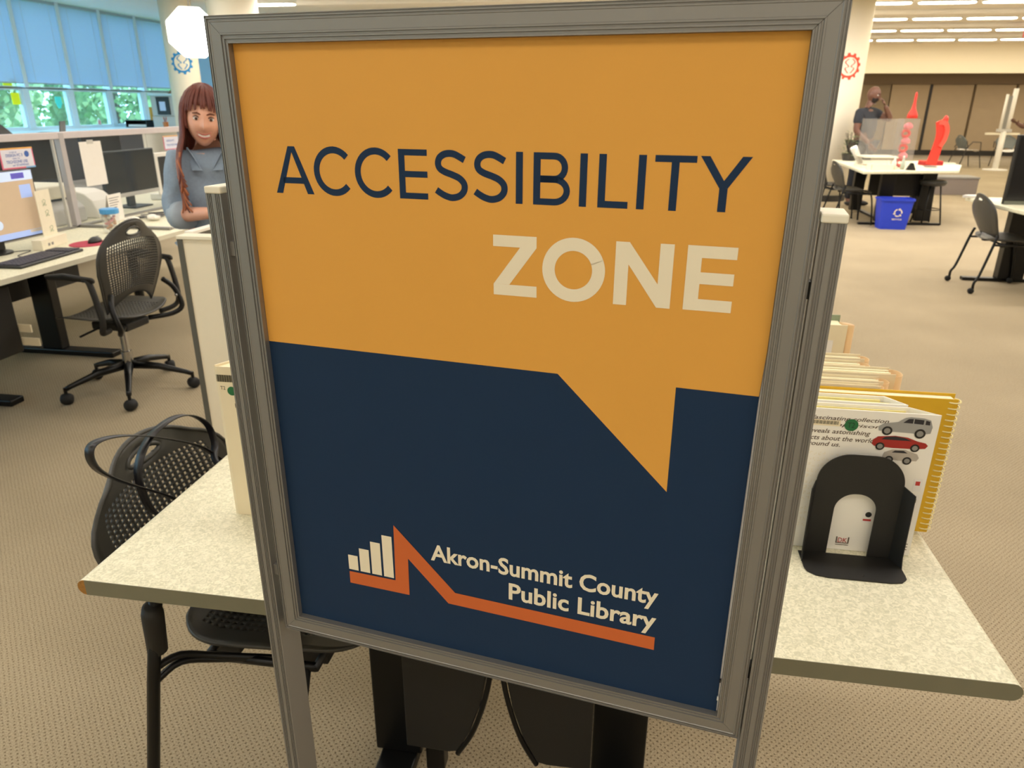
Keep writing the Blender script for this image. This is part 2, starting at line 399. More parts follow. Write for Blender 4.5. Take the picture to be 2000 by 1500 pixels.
# columns with gear emblems
def column(x, y, r, label, gcol=None, gz=2.12, gr=.19, ang=-PI/2):
    t = thing('round_column', label, 'column', (x, y, 0))
    MB().lathe([(r, 0), (r, 3.1)], seg=48).build('shaft', m_wall, t, smooth=False)
    for p in t.children[0].data.polygons: p.use_smooth = len(p.vertices) == 4
    MB().lathe([(r+.012, 0), (r+.012, .1)], seg=48).build('skirting', m_dark, t)
    if gcol:
        mg = mat('gear_'+gcol, gcol, .6); g = MB(); rr = r+.004
        def P(u, v): return (rr*math.cos(ang+u/rr), rr*math.sin(ang+u/rr), gz+v)
        N = 96
        def ring(r0, r1f):
            for i in range(N):
                a0, a1 = 2*PI*i/N, 2*PI*(i+1)/N
                g.add([P(r0*math.cos(a0), r0*math.sin(a0)), P(r1f(a0)*math.cos(a0), r1f(a0)*math.sin(a0)), P(r1f(a1)*math.cos(a1), r1f(a1)*math.sin(a1)), P(r0*math.cos(a1), r0*math.sin(a1))], [(0, 1, 2, 3)])
        ring(gr*.68, lambda a: gr*(1.0 if math.sin(12*a) > 0 else .84))
        for sx in (-1, 1):
            pts = smoothpath([(sx*.02, 0, -.1), (sx*.07, 0, -.03), (sx*.02, 0, .0), (sx*.075, 0, .06), (sx*.03, 0, .11)], 5)
            for a, b in zip(pts, pts[1:]):
                g.add([P(a.x, a.z), P(a.x+.018, a.z), P(b.x+.018, b.z), P(b.x, b.z)], [(0, 1, 2, 3)])
        g.build('gear_emblem', mg, t)
    return t
column(3.28, 13.65, .385, 'thick cream column with a red gear emblem at the right of the sign', 'ea5238', 2.11, .20, -PI/2+.12)
column(-7.58, 12.25, .25, 'slim bluish column with a blue gear emblem near the windows', '2a8fd0', 2.14, .18, -PI/2+.5)
column(-5.95, 11.1, .36, 'cream column seen over the top left corner of the sign')
# exit sign hanging in the third row
ex = thing('exit_sign', 'small red exit sign hanging from the ceiling at the right', 'sign', (7.62, 17.2, 2.9))
bx(-.14, .14, -.03, .03, -.09, .09).build('housing', mat('exit_face', 'e0606a', .5), ex, bevel=.008)
MB().tube([(0, 0, .09), (0, 0, .2)], .012, 6).build('hanger', m_grey, ex)
g = MB(); text_mb(g, 'EXIT', -.11, .11, -.055, .055, Matrix.Translation((0, -.0315, 0)) @ Matrix.Rotation(PI/2, 4, 'X')); g.build('lettering', m_white_print, ex)
# octagonal studio lamp hanging near the windows
oc = thing('octagonal_lamp', 'glaring white octagonal lamp hanging beside the sign near the windows', 'lamp', (-6.28, 10.5, 2.45))
oc.rotation_euler = (0, 0, math.radians(31))
Mx = Matrix.Rotation(PI/2, 4, 'X')
pg = [(.345*math.cos(PI/8+PI/4*i), .345*math.sin(PI/8+PI/4*i)) for i in range(8)]
MB().prism(pg, .03, Mx).build('diffuser', mat('glaring_diffuser', 'ffffff', .5, emit=9, var=0), oc, bevel=.012)
MB().prism([(x*1.03, y*1.03) for x, y in pg], .02, Matrix.Translation((0, .021, 0)) @ Mx).build('rim', m_white, oc)
MB().lathe([(.30, 0), (.2, .1), (.08, .16)], seg=8, M=Matrix.Translation((0, .02, 0)) @ Matrix.Rotation(-PI/2, 4, 'X')).build('reflector', m_white, oc)
MB().tube([(0, .05, .3), (0, .05, .65)], .008, 6).build('rod', m_grey, oc)
MB().ball((-.06, -.035, -.03), .012).build('knob', m_grey, oc)
# outside: lawn and trees
struct(bx(-70, XL-.3, -30, 70, -1.2, -1.0).build('ground_outside', mat('lawn', '6f9a50', .9, var=.2, vscale=2)))
m_leaf = mat('leaf_green', '8cbd86', .7, var=.35, vscale=3); m_leaf2 = mat('leaf_pale_green', 'a2ca94', .7, var=.3, vscale=3)
m_bark = mat('bark', '5d5145', .9, var=.3)
def tree(x, y, h, r, label, m_):
    t = thing('leafy_tree', label, 'tree', (x, y, -1.0), group='trees outside the windows'); g = MB(); rnd = random.Random(int(x*10+y))
    for k in range(5200):
        a = rnd.uniform(0, 2*PI); zz = rnd.uniform(-1, 1); q = rnd.uniform(.55, 1)**.5*r*(1+.25*noise.noise((a*1.5, zz*2, x)))
        s_ = math.sqrt(1-zz*zz); p = Vector((q*s_*math.cos(a), q*s_*math.sin(a), h*.55+zz*h*.5))
        e1 = Vector((rnd.gauss(0, 1), rnd.gauss(0, 1), rnd.gauss(0, 1))).normalized(); e2 = e1.orthogonal().normalized(); l = rnd.uniform(.08, .17)
        g.add([p-e1*l, p+e2*l*.6, p+e1*l, p-e2*l*.6], [(0, 1, 2, 3)])
    o = g.build('foliage', m_, t); o['kind'] = 'stuff'
    MB().tube([(0, 0, 0), (.05, 0, h*.4), (.0, .1, h*.7)], [.16, .12, .05], 8).build('trunk', m_bark, t)
for i, a in enumerate([(-15.0, 12.6, 4.6, 1.7, 'dense green tree outside the first wide window'), (-16.2, 16.2, 5, 1.8, 'pale green tree outside the middle windows'),
          (-14.6, 19.9, 4.8, 1.8, 'green tree outside the window beside the copier'), (-21.5, 15.0, 7, 3.4, 'large pale tree behind the nearer trees outside'),
          (-20.5, 22.0, 7, 3.4, 'broad green tree outside the far window bays'), (-14.5, 25, 5, 2.2, 'small green tree outside the end windows')]):
    tree(*a, m_leaf if i % 2 == 0 else m_leaf2)
# bright signs stuck on the first window
ws = thing('window_sticker', 'fluorescent yellow green rounded sticker on the first window pane', 'sticker', (XL-.006, 11.13, 1.57), group='fluorescent stickers at the left edge')
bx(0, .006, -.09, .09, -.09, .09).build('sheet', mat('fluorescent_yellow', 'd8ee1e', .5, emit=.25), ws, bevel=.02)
copy_tree(ws, (XL-.006, 11.02, 1.80), label='smaller fluorescent sticker above the other on the first window')
sh = thing('window_sticker', 'turquoise shield shaped sticker on the second window pane', 'sticker', (XL-.006, 12.05, 1.52))
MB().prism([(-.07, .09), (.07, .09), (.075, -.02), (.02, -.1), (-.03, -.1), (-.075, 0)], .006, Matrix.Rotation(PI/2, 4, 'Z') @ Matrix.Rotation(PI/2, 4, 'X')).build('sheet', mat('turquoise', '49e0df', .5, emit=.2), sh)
wt = thing('window_sticker', 'white oval sticker with red marks low on the third window pane', 'sticker', (XL-.006, 12.98, 1.17))
MB().prism(arc(0, 0, .045, .065, 0, 345, 20), .006, Matrix.Rotation(PI/2, 4, 'Z') @ Matrix.Rotation(PI/2, 4, 'X')).build('sheet', m_paper, wt)
g = MB().box(0.0005, .009, -.02, -.008, -.035, .035).box(0.0005, .009, .008, .02, -.035, .035); g.build('red_marks', mat('pink_ink', 'e0607a'), wt)
# ================================================================ the sign stand
TH = math.radians(-8.9019)
sg = thing('sign_stand', 'tall aluminium stand holding the orange and navy accessibility zone poster', 'sign', (-.38487, .70897, 0), TH)
# local frame: x to the right along the board, y away from the viewer, z up
X0, X1, Z0, Z1, FW = -.0045, .5188, .8948, 1.5668, .0245
prof = [(0, .009), (0, 0), (.0014, 0), (.0018, .0013), (.0034, .0013), (.0038, 0), (.0052, 0), (.0056, .0013), (.0070, .0013), (.0074, 0), (.0088, 0),
        (.0092, .0005), (.0185, .0005), (.0189, 0), (.0200, 0), (.0203, .0012), (.0212, .0012), (.0215, 0), (.0226, 0), (.0229, .0010), (.0235, .0010), (.0238, 0), (FW, .0006), (FW, .022), (0, .022)]
def rail(name, a, b, out, lab_=None):
    A, B = Vector((a[0], 0, a[1])), Vector((b[0], 0, b[1])); d = (B-A).normalized(); o_ = Vector((out[0], 0, out[1]))
    vs = [A+o_*t-d*t+Vector((0, y, 0)) for t, y in prof]+[B+o_*t+d*t+Vector((0, y, 0)) for t, y in prof]; n = len(prof)
    e = .0002; vs = [v + (d*e if i < n else -d*e) for i, v in enumerate(vs)]
    g = MB().add(vs, [tuple(range(n-1, -1, -1)), tuple(range(n, 2*n))]+[(i, (i+1) % n, n+(i+1) % n, n+i) for i in range(n)])
    return g.build('frame_rail', m_alu, sg)
rail('t', (X0, Z1), (X1, Z1), (0, 1)); rail('b', (X0, Z0), (X1, Z0), (0, -1)); rail('l', (X0, Z0), (X0, Z1), (-1, 0)); rail('r', (X1, Z0), (X1, Z1), (1, 0))
# posts: square tubes with fine flutes on the front face
def post(x0, x1, name='post'):
    wv = x1-x0; fl = [(0, 0)]
    for t in (.0022, .0042, .0062, wv-.0072, wv-.0052, wv-.0032): fl += [(t, 0), (t+.0003, .001), (t+.001, .001), (t+.0013, 0)]
    fl += [(wv, 0), (wv, .04), (0, .04)]
    o = MB().prism([(x0+t, y) for t, y in fl], 1.425-.012).build('post', m_alu, sg); o.location.z = .012
    bx(x0-.0005, x1+.0005, -.0008, .0408, 1.425, 1.4325).build('post_cap', m_cap, sg, bevel=.0015)
    bx(x0+.001, x1-.001, -.19, .23, 0, .012).build('base_foot', m_blackm, sg, bevel=.003)
post(-.0562, -.0369); post(.5455, .5652)
bx(-.0369, -.029, .004, .018, 1.36, 1.375).build('clamp_bolt', m_alu, sg)
bx(-.0369, -.029, .004, .018, .95, .965).build('clamp_bolt', m_alu, sg)
bx(.5437, .5455, .006, .018, 1.36, 1.375).build('clamp_bolt', m_blackm, sg); bx(.5437, .5455, .006, .018, .95, .965).build('clamp_bolt', m_blackm, sg)
bx(X0+.0002, X1-.0002, .0086, .0135, Z0+.0002, Z1-.0002).build('backing_board', m_paper, sg)
YP = .0072
PM = Matrix.Translation((0, YP, 0)) @ Matrix.Rotation(PI/2, 4, 'X')      # poster plane: local (x, y) -> (x, 0, z)
def PL(dy): return Matrix.Translation((0, YP-dy, 0)) @ Matrix.Rotation(PI/2, 4, 'X')
edge = [(X1-.0001, Z1-.0001), (X1-.0002, 1.31), (.5170, 1.262), (.5168, 1.2), (.5164, 1.05), (.5166, .96), (.5172, Z0+.0001)]
poster = MB().prism([(X0+.0001, Z0+.0001)]+[(a, b) for a, b in reversed(edge)]+[(X0+.0001, Z1-.0001)], .0012, PL(-.0012)).build('poster', m_navy, sg)
pb = MB().poly([(X0+.0002, 1.2661, 0), (.3279, 1.2664, 0), (.4429, 1.1547, 0), (.4425, 1.2664, 0), (.5168, 1.2666, 0), (X1-.0004, 1.31, 0), (X1-.0004, Z1-.0002, 0), (X0+.0002, Z1-.0002, 0)], PL(.0002))
pb.build('speech_bubble', m_orange, poster)
T = MB(); MM = PL(.0004); W_ = .0064; H_ = .0057; zb, zt = 1.4282, 1.4738
def q(*p): T.poly([(x, y, 0) for x, y in p], MM)
def rect(x0, x1, y0, y1): q((x0, y0), (x1, y0), (x1, y1), (x0, y1))
def A_(x0, x1):
    c = (x0+x1)/2-.0002; t = .0038; k = (c-t-x0)/(zt-zb)
    q((x0, zb), (x0+.0074, zb), (c, zt-.0055), (c, zt), (c-t, zt)); q((c, zt), (c, zt-.0055), (x1-.0076, zb), (x1, zb), (c+t, zt))
    rect(x0+.0095, x1-.0098, 1.4381, 1.4440)
def C_(x0):
    cx, cy = x0+.0228, (zb+zt)/2+.0001; stroke(T, arc(cx, cy, .0196, .0203, 42, 318, 30), .0064, MM)
def S_(x0, x1):
    k = (x1-x0)/.0335
    P = [(x1-.003, 1.4654), (x0+.022, 1.4698), (x0+.0165, 1.4709), (x0+.0105, 1.4700), (x0+.0058, 1.4668), (x0+.0041, 1.4618), (x0+.0058, 1.4573), (x0+.0108, 1.4543),
         (x0+.0185, 1.4518), (x0+.0255, 1.4488), (x0+.0300, 1.4440), (x0+.0300, 1.4380), (x0+.0255, 1.4330), (x0+.0180, 1.4310), (x0+.0110, 1.4325), (x0+.0055, 1.4352), (x0+.0018, 1.4376)]
    stroke(T, [(p.x, p.y) for p in smoothpath([(a, b, 0) for a, b in P], 4)], .0062, MM)
A_(.0274, .0714); C_(.0731); C_(.1189)
rect(.1663, .1728, zb, zt)
for y0 in (zb, 1.4483, 1.4681): rect(.1728, .196, y0, y0+H_)
S_(.2030, .2366); S_(.2422, .2758)
rect(.2836, .2902, zb, zt)
rect(.3002, .3068, zb, zt)
for y0, r_, xa in ((zb, .0148, .3199), (1.4483, .0128, .3196)):
    y1 = {zb: 1.4538, 1.4483: zt}[y0]; ry = (y1-y0)/2-.0029; cy = (y0+y1)/2
    stroke(T, [(.3068, y0+.0029), (xa-.003, y0+.0029)]+arc(xa, cy, r_-.0032, ry, -90, 90, 14)+[(.3068, y1-.0029)], .0058, MM)
rect(.3429, .3495, zb, zt)
rect(.3597, .3663, zb, zt); rect(.3663, .3866, zb, zb+.0059)
rect(.3941, .4008, zb, zt)
rect(.4220, .4286, zb, 1.4684); rect(.4080, .4428, 1.4684, zt+.0002)
q((.4455, zt+.0003), (.4532, zt+.0003), (.4661, 1.4545), (.4661, 1.4484), (.4628, 1.4484)); q((.4661, 1.4484), (.4661, 1.4545), (.4792, zt+.0004), (.4870, zt+.0004), (.4698, 1.4486)); rect(.4629, .4697, zb+.0008, 1.4485)
T.build('title_lettering', m_text_navy, poster)
T = MB(); zb, zt = 1.3414, 1.3995
q((.2614, 1.3988), (.2614, 1.3880), (.2882, 1.3880), (.3043, 1.3884), (.3042, 1.3988)); q((.2882, 1.3880), (.3043, 1.3884), (.2777, 1.3519), (.2617, 1.3517)); q((.2617, 1.3517), (.3049, 1.3519), (.3051, 1.3412), (.2618, 1.3412))
stroke(T, arc(.3400, 1.3702, .0238, .0240, 20, 382, 50), .0120, MM)
rect(.3786, .3908, zb, zt-.0002); rect(.4181, .4304, zb, zt); q((.3908, zt-.0001), (.3908, 1.3792), (.4183, zb-.0001), (.4181, 1.3629))
rect(.4419, .4545, zb+.0005, zt+.0003); rect(.4545, .4840, 1.3892, zt+.0003); rect(.4545, .4831, 1.3661, 1.3766); rect(.4545, .4836, zb+.0006, 1.3525)
T.build('zone_lettering', m_white_print, poster)
T = MB()
for (x0, x1, zt_) in ((.0721, .0851, 1.0016), (.0878, .1010, 1.0137), (.1037, .1168, 1.0265), (.1197, .1328, 1.0388)): rect(x0, x1, .9808, zt_)
T.build('logo_bars', m_white_print, poster)
T = MB()
q((.0722, .9775), (.0720, .9605), (.1524, .9611), (.1348, .9783)); q((.1348, .9783), (.1524, .9611), (.1530, 1.0131), (.1364, 1.0557))
q((.1364, 1.0557), (.1530, 1.0131), (.2031, .9612), (.2120, .9783)); q((.2120, .9783), (.2031, .9612), (.4449, .9590), (.4448, .9758))
T.build('logo_mountain_line', m_deep_orange, poster)
T = MB(); b = .024
text_mb(T, 'Akron-Summit County', .1826, .4445, 1.0108, 1.0400, MM, bold=b); text_mb(T, 'Public Library', .2782, .4446, .9786, 1.0080, MM, bold=b)
T.build('library_lettering', m_white_print, poster)
# small tape tabs showing in the gap
bx(.5163, .5180, .0050, .0070, .9120, .9165).build('tape_tab', m_white, sg); bx(.5166, .5180, .0050, .0070, .9365, .9405).build('tape_tab', m_black, sg)
# ================================================================ near table
nt_ = thing('work_table', 'cream mottled laminate table directly behind the accessibility sign', 'table', (-.9165, .921, 0))
TL_, TD_, TT = 1.5235, .762, .030
half = [(x, z) for x, z in arc(TL_-.015, .72, .015, .015, -90, 90, 8)]+[(x, z) for x, z in arc(.015, .72, .015, .015, 90, 270, 8)]
Mtop = Matrix.Translation((0, TD_, 0)) @ Matrix.Rotation(PI/2, 4, 'X')
o = MB().prism(half, TD_-.0012, Mtop).build('tabletop', m_lam, nt_, smooth=False)
Me = Matrix.Translation((0, .0012, 0)) @ Matrix.Rotation(PI/2, 4, 'X')
eb = [p for p in half if p[0] > .0151]
eb = [(TL_-.015+a, b) for a, b in [(p[0]-(TL_-.015), p[1]) for p in half[:9]]]+[(.0150, .735), (.0150, .705)]
MB().prism(eb, .0012, Me).build('edge_band', mat('olive_edge_band', '77735c', .6), nt_)
MB().prism([(x, z) for x, z in half[9:]], .0010, Me).build('exposed_core', mat('chipboard_core', 'a0702f', .9, var=.4, vscale=220, bump=.4), nt_)
ox = .9165
def T4(x0, x1, y0, y1, z0, z1, n, m=m_blackm, b=.004): return bx(x0+ox, x1+ox, y0-.921, y1-.921, z0, z1).build(n, m, nt_, bevel=b)
T4(-.535, -.420, 1.27, 1.36, .03, .70, 'column_leg'); T4(-.010, .112, 1.27, 1.36, .03, .70, 'column_leg')
T4(-.52, -.43, 1.0, 1.63, .0, .032, 'foot'); T4(.005, .095, 1.0, 1.63, .0, .032, 'foot')
T4(-.40, -.355, 1.24, 1.28, .02, .20, 'cable_post')
for sx, xc in ((1, -.425), (-1, -.010)):
    xs_ = [0, 0, .095, .118, .148, .172, .186, .192, .192]
    zs_ = [.70, .155, .153, .158, .22, .30, .38, .44, .70]
    P = [(xc+ox+sx*x, z) for x, z in zip(xs_, zs_)]
    Mg = Matrix.Translation((0, 1.215-.921, 0)) @ Matrix.Rotation(PI/2, 4, 'X')
    MB().prism(P, .035, Mg).build('gusset_panel', m_tex_black, nt_, bevel=.004)
    MB().tube(smoothpath([(xc+ox+sx*x, .262, z) for x, z in ((.202, .62), (.200, .46), (.193, .38), (.178, .30), (.152, .215), (.118, .15))], 5), .006, 8).build('gusset_rim', m_blackm, nt_, smooth=True)
    T4(*(sorted((xc+sx*.135, xc+sx*.18))), 1.150, 1.19, .42, .445, 'tab_bracket')
T4(-.42, -.01, 1.29, 1.33, .55, .62, 'stretcher')

# ---------------------------------------------------------------- stacking chair with perforated shell
def shell_seat(t, z=.44, sc_=1.0, n=22, name='seat', m=None):
    def fn(u, v):
        y = (2*u-1); x = (2*v-1)
        k = 1-.30*abs(x)**5
        yy = y*.235*k*(1-.06*x); kx = 1-.12*abs(y)**4
        zz = z+.018*abs(y)**2.5-.010*(1-y*y)-.035*max(0, x-.45)**1.5*2+.02*max(0, -x-.5)
        return (x*.225*kx*sc_, yy*sc_, zz)
    return MB().perf(fn, n, n, lambda u, v, i, j: .5 if .12 < u < .88 and .12 < v < .85 else 0).build(name, m or m_black2, t, smooth=True, solid=.008, weld=True, off=-1)
def shell_back(t, z0=.46, z1=.82, x0=-.20, lean=.10, wid=.235, n=26, hole_frac=.42, name='backrest', handle=True, m=None, bot=.70, archh=.03):
    def fn(u, v):
        y = 2*u-1
        wv = wid*(bot+(1-bot)*min(1, v*2.0)**.8) if v < .6 else wid*(1-.42*max(0, (v-.6)/.4)**2.2)
        zc = z0+(z1-z0)*v-(z1-z0)*.13*abs(y)**2.2*v*v+archh*(1-y*y)*(1-v)**3
        x = x0-lean*v-.02*math.sin(v*PI)+.05*(y*y)*(1-.3*v)-.035*max(0, v-.85)
        return (x, y*wv, zc)
    hv, hh, hw = .875, .045, .14
    def keep(u, v): return not (handle and ((u-.5)/hw)**2+((v-hv)/hh)**2 < 1)
    def hole(u, v, i, j):
        if v > .80 or v < .12 or abs(u-.5) > .40: return 0
        return hole_frac
    g = MB().perf(fn, n, n, hole, keep)
    o = g.build(name, m or m_black2, t, smooth=True, solid=.006, weld=True)
    rim = [fn(min(1, max(0, a)), b) for a, b in [(0, i/14) for i in range(15)]+[(i/14, 1) for i in range(1, 15)]+[(1, 1-i/14) for i in range(1, 15)]]
    MB().tube(rim, .0055, 6).build('rim', m or m_black2, o, smooth=True)
    if handle:
        MB().tube([fn(.5+hw*math.cos(a)*.98, hv+hh*math.sin(a)) for a in [2*PI*k/24 for k in range(24)]], .0065, 6, closed=True).build('handle_rim', m or m_black2, o, smooth=True)
    return o
def stack_chair(label, arms=False, casters=False, n=24, loc=(0, 0, 0), rz=0, group=None, simple=False, hf=.42):
    t = thing('perforated_chair', label, 'chair', loc, rz, group)
    shell_seat(t, n=n-2); shell_back(t, n=n, hole_frac=hf, **(dict(x0=-.26, lean=.11, wid=.255, z1=.805, bot=.42) if arms else {}))
    r = .0115
    for s in (-1, 1):
        zt_ = .035 if casters else .006
        if arms:
            MB().tube([(-.22, s*.395, zt_), (-.19, s*.370, .22), (-.16, s*.350, .45), (-.13, s*.330, .655)], .0125, 10).build('leg', m_blackm, t, smooth=True)
            MB().lathe([(.012, -.06), (.019, -.055), (.0205, .04), (.0165, .06), (.012, .06)], seg=14, M=Matrix.Translation((-.142, s*.338, .575)) @ Matrix.Rotation(-.10*s, 4, 'X') @ Matrix.Rotation(.14, 4, 'Y')).build('leg_sleeve', m_tex_black, t, smooth=True)
            MB().tube(smoothpath([(-.13, s*.330, .655), (-.09, s*.328, .672), (.1, s*.32, .668), (.17, s*.315, .64)], 4), [.014]*13, 8, flat=.7).build('armrest', m_tex_black, t, smooth=True)
            for dz in (0, .028):
                MB().tube(smoothpath([(-.155, s*.345, .455+dz), (-.13, s*.30, .465+dz*.6), (-.08, s*.25, .435+dz*.3), (.04, s*.2, .41)], 4), .0075, 8).build('side_bracket', m_blackm, t, smooth=True)
            MB().tube([(.10, s*.23, .42), (.08, s*.29, .2), (.08, s*.31, zt_)], .0115, 8).build('leg', m_blackm, t, smooth=True)
        else:
            MB().tube(smoothpath([(-.19, s*.22, .50), (-.21, s*.235, .42), (-.27, s*.245, .16), (-.30, s*.25, zt_+.06), (-.30, s*.25, zt_)], 4), r, 8).build('leg', m_blackm, t, smooth=True)
            MB().tube(smoothpath([(.10, s*.225, .42), (.17, s*.235, .40), (.21, s*.245, .2), (.23, s*.25, zt_)], 4), r, 8).build('leg', m_blackm, t, smooth=True)
        MB().tube([(-.21 if not arms else -.12, s*.228, .42), (.12, s*.225, .42)], .010, 8).build('side_rail', m_blackm, t, smooth=True)
        for x in (-.1, .1): bx(x-.03, x+.03, s*.17-.02, s*.17+.02, .395, .425).build('seat_bracket', m_tex_black, t, bevel=.004)
        for x, y in ((-.30 if not arms else -.22, s*(.25 if not arms else .395)), (.23 if not arms else .08, s*(.25 if not arms else .31))):
            if casters:
                MB().lathe([(.006, -.012), (.024, -.012), (.026, 0), (.024, .012), (.006, .012)], seg=14, M=Matrix.Translation((x-.012, y, .026)) @ Matrix.Rotation(PI/2, 4, 'X')).build('caster', m_rubber, t, smooth=True)
            else: MB().lathe([(.013, 0), (.014, .018)], (x, y, 0), 10).build('glide', m_rubber, t)
    MB().tube([(-.12, -.23, .42), (-.12, .23, .42)], .009, 8).tube([(.12, -.23, .42), (.12, .23, .42)], .009, 8).build('cross_bars', m_blackm, t, smooth=True)
    return t
ch1 = stack_chair('black perforated armchair tucked under the left end of the near table', arms=True, n=28, loc=(-.705, 1.335, 0), rz=0, hf=.62)

# black tote bag with two long strap handles on the seat of the armchair
tb = thing('tote_bag', 'black tote bag with two looped strap handles on the armchair seat', 'bag', (-.80, 1.36, .458))
def bagf(u, v):
    a = 2*PI*u; c_, s_ = math.cos(a), math.sin(a); k = .8+.25*v
    return (.105*k*(abs(c_)**.6)*(1 if c_ > 0 else -1)*(1-.3*v) - .03*v, .19*k*(abs(s_)**.6)*(1 if s_ > 0 else -1), .215*v+.006*math.sin(5*a))
MB().grid(bagf, 32, 6).add([(bagf(i/32, 0)) for i in range(32)], [tuple(range(31, -1, -1))]).build('bag_body', mat('soft_black_leather', '1b1a1b', .5, var=.1, bump=.3, bscale=60), tb, smooth=True, solid=.003)
def strap(pts, n):
    P = [Vector(p)-Vector((-.80, 1.36, .458)) for p in smoothpath(pts, 6)]; vs = []
    for i, p in enumerate(P):
        d = (P[min(i+1, len(P)-1)]-P[max(i-1, 0)]).normalized(); w_ = Vector((1, 0, 0))*.0095
        vs += [p-w_, p+w_]
    MB().add(vs, [(2*i, 2*i+1, 2*i+3, 2*i+2) for i in range(len(P)-1)]).build('strap_handle', mat('strap_leather', '17161a', .35, var=.05), tb, smooth=True, solid=.003)
strap([(-.93, 1.50, .63), (-.99, 1.508, .668), (-.99, 1.425, .747), (-.99, 1.281, .837), (-.99, 1.177, .887), (-.99, 1.114, .902), (-.99, 1.095, .884), (-.99, 1.111, .842), (-.99, 1.178, .778), (-.98, 1.285, .686), (-.92, 1.30, .64)], 1)
strap([(-.90, 1.25, .64), (-.985, 1.232, .677), (-1.0, 1.223, .758), (-1.0, 1.243, .809), (-1.0, 1.296, .839), (-1.0, 1.373, .842), (-1.0, 1.439, .818), (-1.0, 1.493, .77), (-.99, 1.496, .719), (-.97, 1.459, .687), (-.90, 1.44, .64)], 2)

# ---------------------------------------------------------------- bookend
be = thing('bookend', 'black metal bookend with an arched cutout on the near table', 'bookend', (.437, 1.168, .7355))
def arch(wd, top, r, n=14): return [(-wd, 0)]+[(-wd+r-r*math.cos(PI/2*i/n), top-r+r*math.sin(PI/2*i/n)) for i in range(n+1)]+[(wd-r+r*math.sin(PI/2*i/n), top-r+r*math.cos(PI/2*i/n)) for i in range(n+1)]+[(wd, 0)]
outp = arch(.074, .205, .055); inn = arch(.036, .128, .034)
vs = [(x, 0, z) for x, z in outp]+[(x, 0, z) for x, z in inn]; n = len(outp)
f_ = [(i, i+1, n+i+1, n+i) for i in range(n-1)]
MB().add(vs, f_).build('upright', m_tex_black, be, solid=.0025).location = (.0, .055, 0)
for s in (-1, 1):
    MB().poly([(s*.074, .055, .0), (s*.074, .055, .150), (s*.086, .030, .145), (s*.086, .026, .02), (s*.086, .02, 0)]).build('side_flange', m_tex_black, be, solid=.002)
bs = [(-.086, .052), (-.086, .0), (-.083, -.012), (-.070, -.022), (-.05, -.026), (.055, -.026), (.074, -.022), (.085, -.010), (.086, .0), (.086, .052)]
MB().prism(bs, .0022).build('base_plate', m_tex_black, be)
MB().lathe([(.002, 0), (.002, .0006)], (.012, -.013, .0022), 8).build('rivet', m_chrome, be)

# ---------------------------------------------------------------- books on the near table
def Fx(y, dy=0): return Matrix.Translation((0, y-dy, 0)) @ Matrix.Rotation(PI/2, 4, 'X')
def hard_book(name, label, x0, x1, xb, y0, y1, z1, pages, loc):
    t = thing(name, label, 'book', loc, 0, 'braille and large print books standing on the near table')
    bx(x0, x1, y0, y0+.0028, 0, z1).build('cover', m_white, t, bevel=.0008)
    bx(x0, xb, y1-.0028, y1, 0, z1).build('cover', m_white, t, bevel=.0008)
    MB().prism([(x1, y0), (x1-.004, y0+.003), (xb-.004, y1), (xb, y1)], z1).build('spine', m_white, t)
    g = MB(); nl = 7
    for i in range(nl):
        a, b = i/nl, (i+.8)/nl; ya, yb = y0+.003+(y1-y0-.006)*a, y0+.003+(y1-y0-.006)*b
        xa = x1-.012+(xb-x1)*a
        g.box(x0+.002, xa, ya, yb, .002, z1-.006-.002*(i % 3))
    g.build('pages', pages, t)
    return t
m_yp = mat('yellowish_pages', 'efe3a0', .85, var=.08, vscale=90)
b1 = hard_book('braille_book', 'white comparison book facing out with stacked cars printed on its cover, against the bookend', -.125, .118, .075, 0, .030, .284, m_yp, (.433, 1.2375, .7355))
cov = [c for c in b1.children if c.name.startswith('cover')][0]
ink = mat('book_ink', '5a4a3a', .6)
g = MB(); Mf = Fx(-.0003)
text_mb(g, 'A fascinating collection', -.107, .036, .2605, .2705, Mf, bold=.01, shear=.25)
text_mb(g, 'of comparisons', -.100, .034, .2500, .2580, Mf, bold=.01, shear=.25)
text_mb(g, 'reveals astonishing', -.098, .010, .2345, .2455, Mf, bold=.01, shear=.25)
text_mb(g, 'facts about the world', -.098, .019, .2235, .2325, Mf, bold=.01, shear=.25)
text_mb(g, 'around us.', -.098, -.037, .2120, .2205, Mf, bold=.01, shear=.25)
g.build('blurb_text', ink, cov)
g = MB(); rnd = random.Random(3)
for row in range(13):
    z = .199-row*.0115 if row < 9 else .086-(row-9)*.0115
    for k in range(13 if row < 9 else 9):
        for dx in (0, .0026):
            for dz in (0, .0026, .0052):
                if rnd.random() < .48: g.ball((-.115+k*.0075+dx, -.0004, z-dz), (.0008, .0006, .0008), 5, 3)
g.build('braille_dots', m_cream, cov)['kind'] = 'stuff'
def at_book(px, pz): return (px, pz)
def disc(cx, cz, r, n=20, rz_=None): return arc(cx, cz, r, rz_ or r, 0, 360-360/n, n-1)
def car(mats, body, glass, wheels, y):
    MB().prism(body, .0002, Fx(y)).build('printed_car', mats[0], cov)
    for gq in glass: MB().prism(gq, .0002, Fx(y-.0002)).build('printed_window', mats[1], cov)
    for cx, cz, r in wheels:
        MB().prism(disc(cx, cz, r), .0002, Fx(y-.0004)).build('printed_wheel', m_black, cov)
        MB().prism(disc(cx, cz, r*.62), .0002, Fx(y-.0006)).build('printed_hub', m_grey, cov)
m_cg = mat('car_print_glass', '26242a', .5)
SX = lambda P: [((.1075-(.1075-p[0])*1.2),)+tuple(p[1:]) for p in P]
_car = car
def car(m, body, glass, wheels, y): _car(m, SX(body), [SX(q_) for q_ in glass], SX(wheels), y)
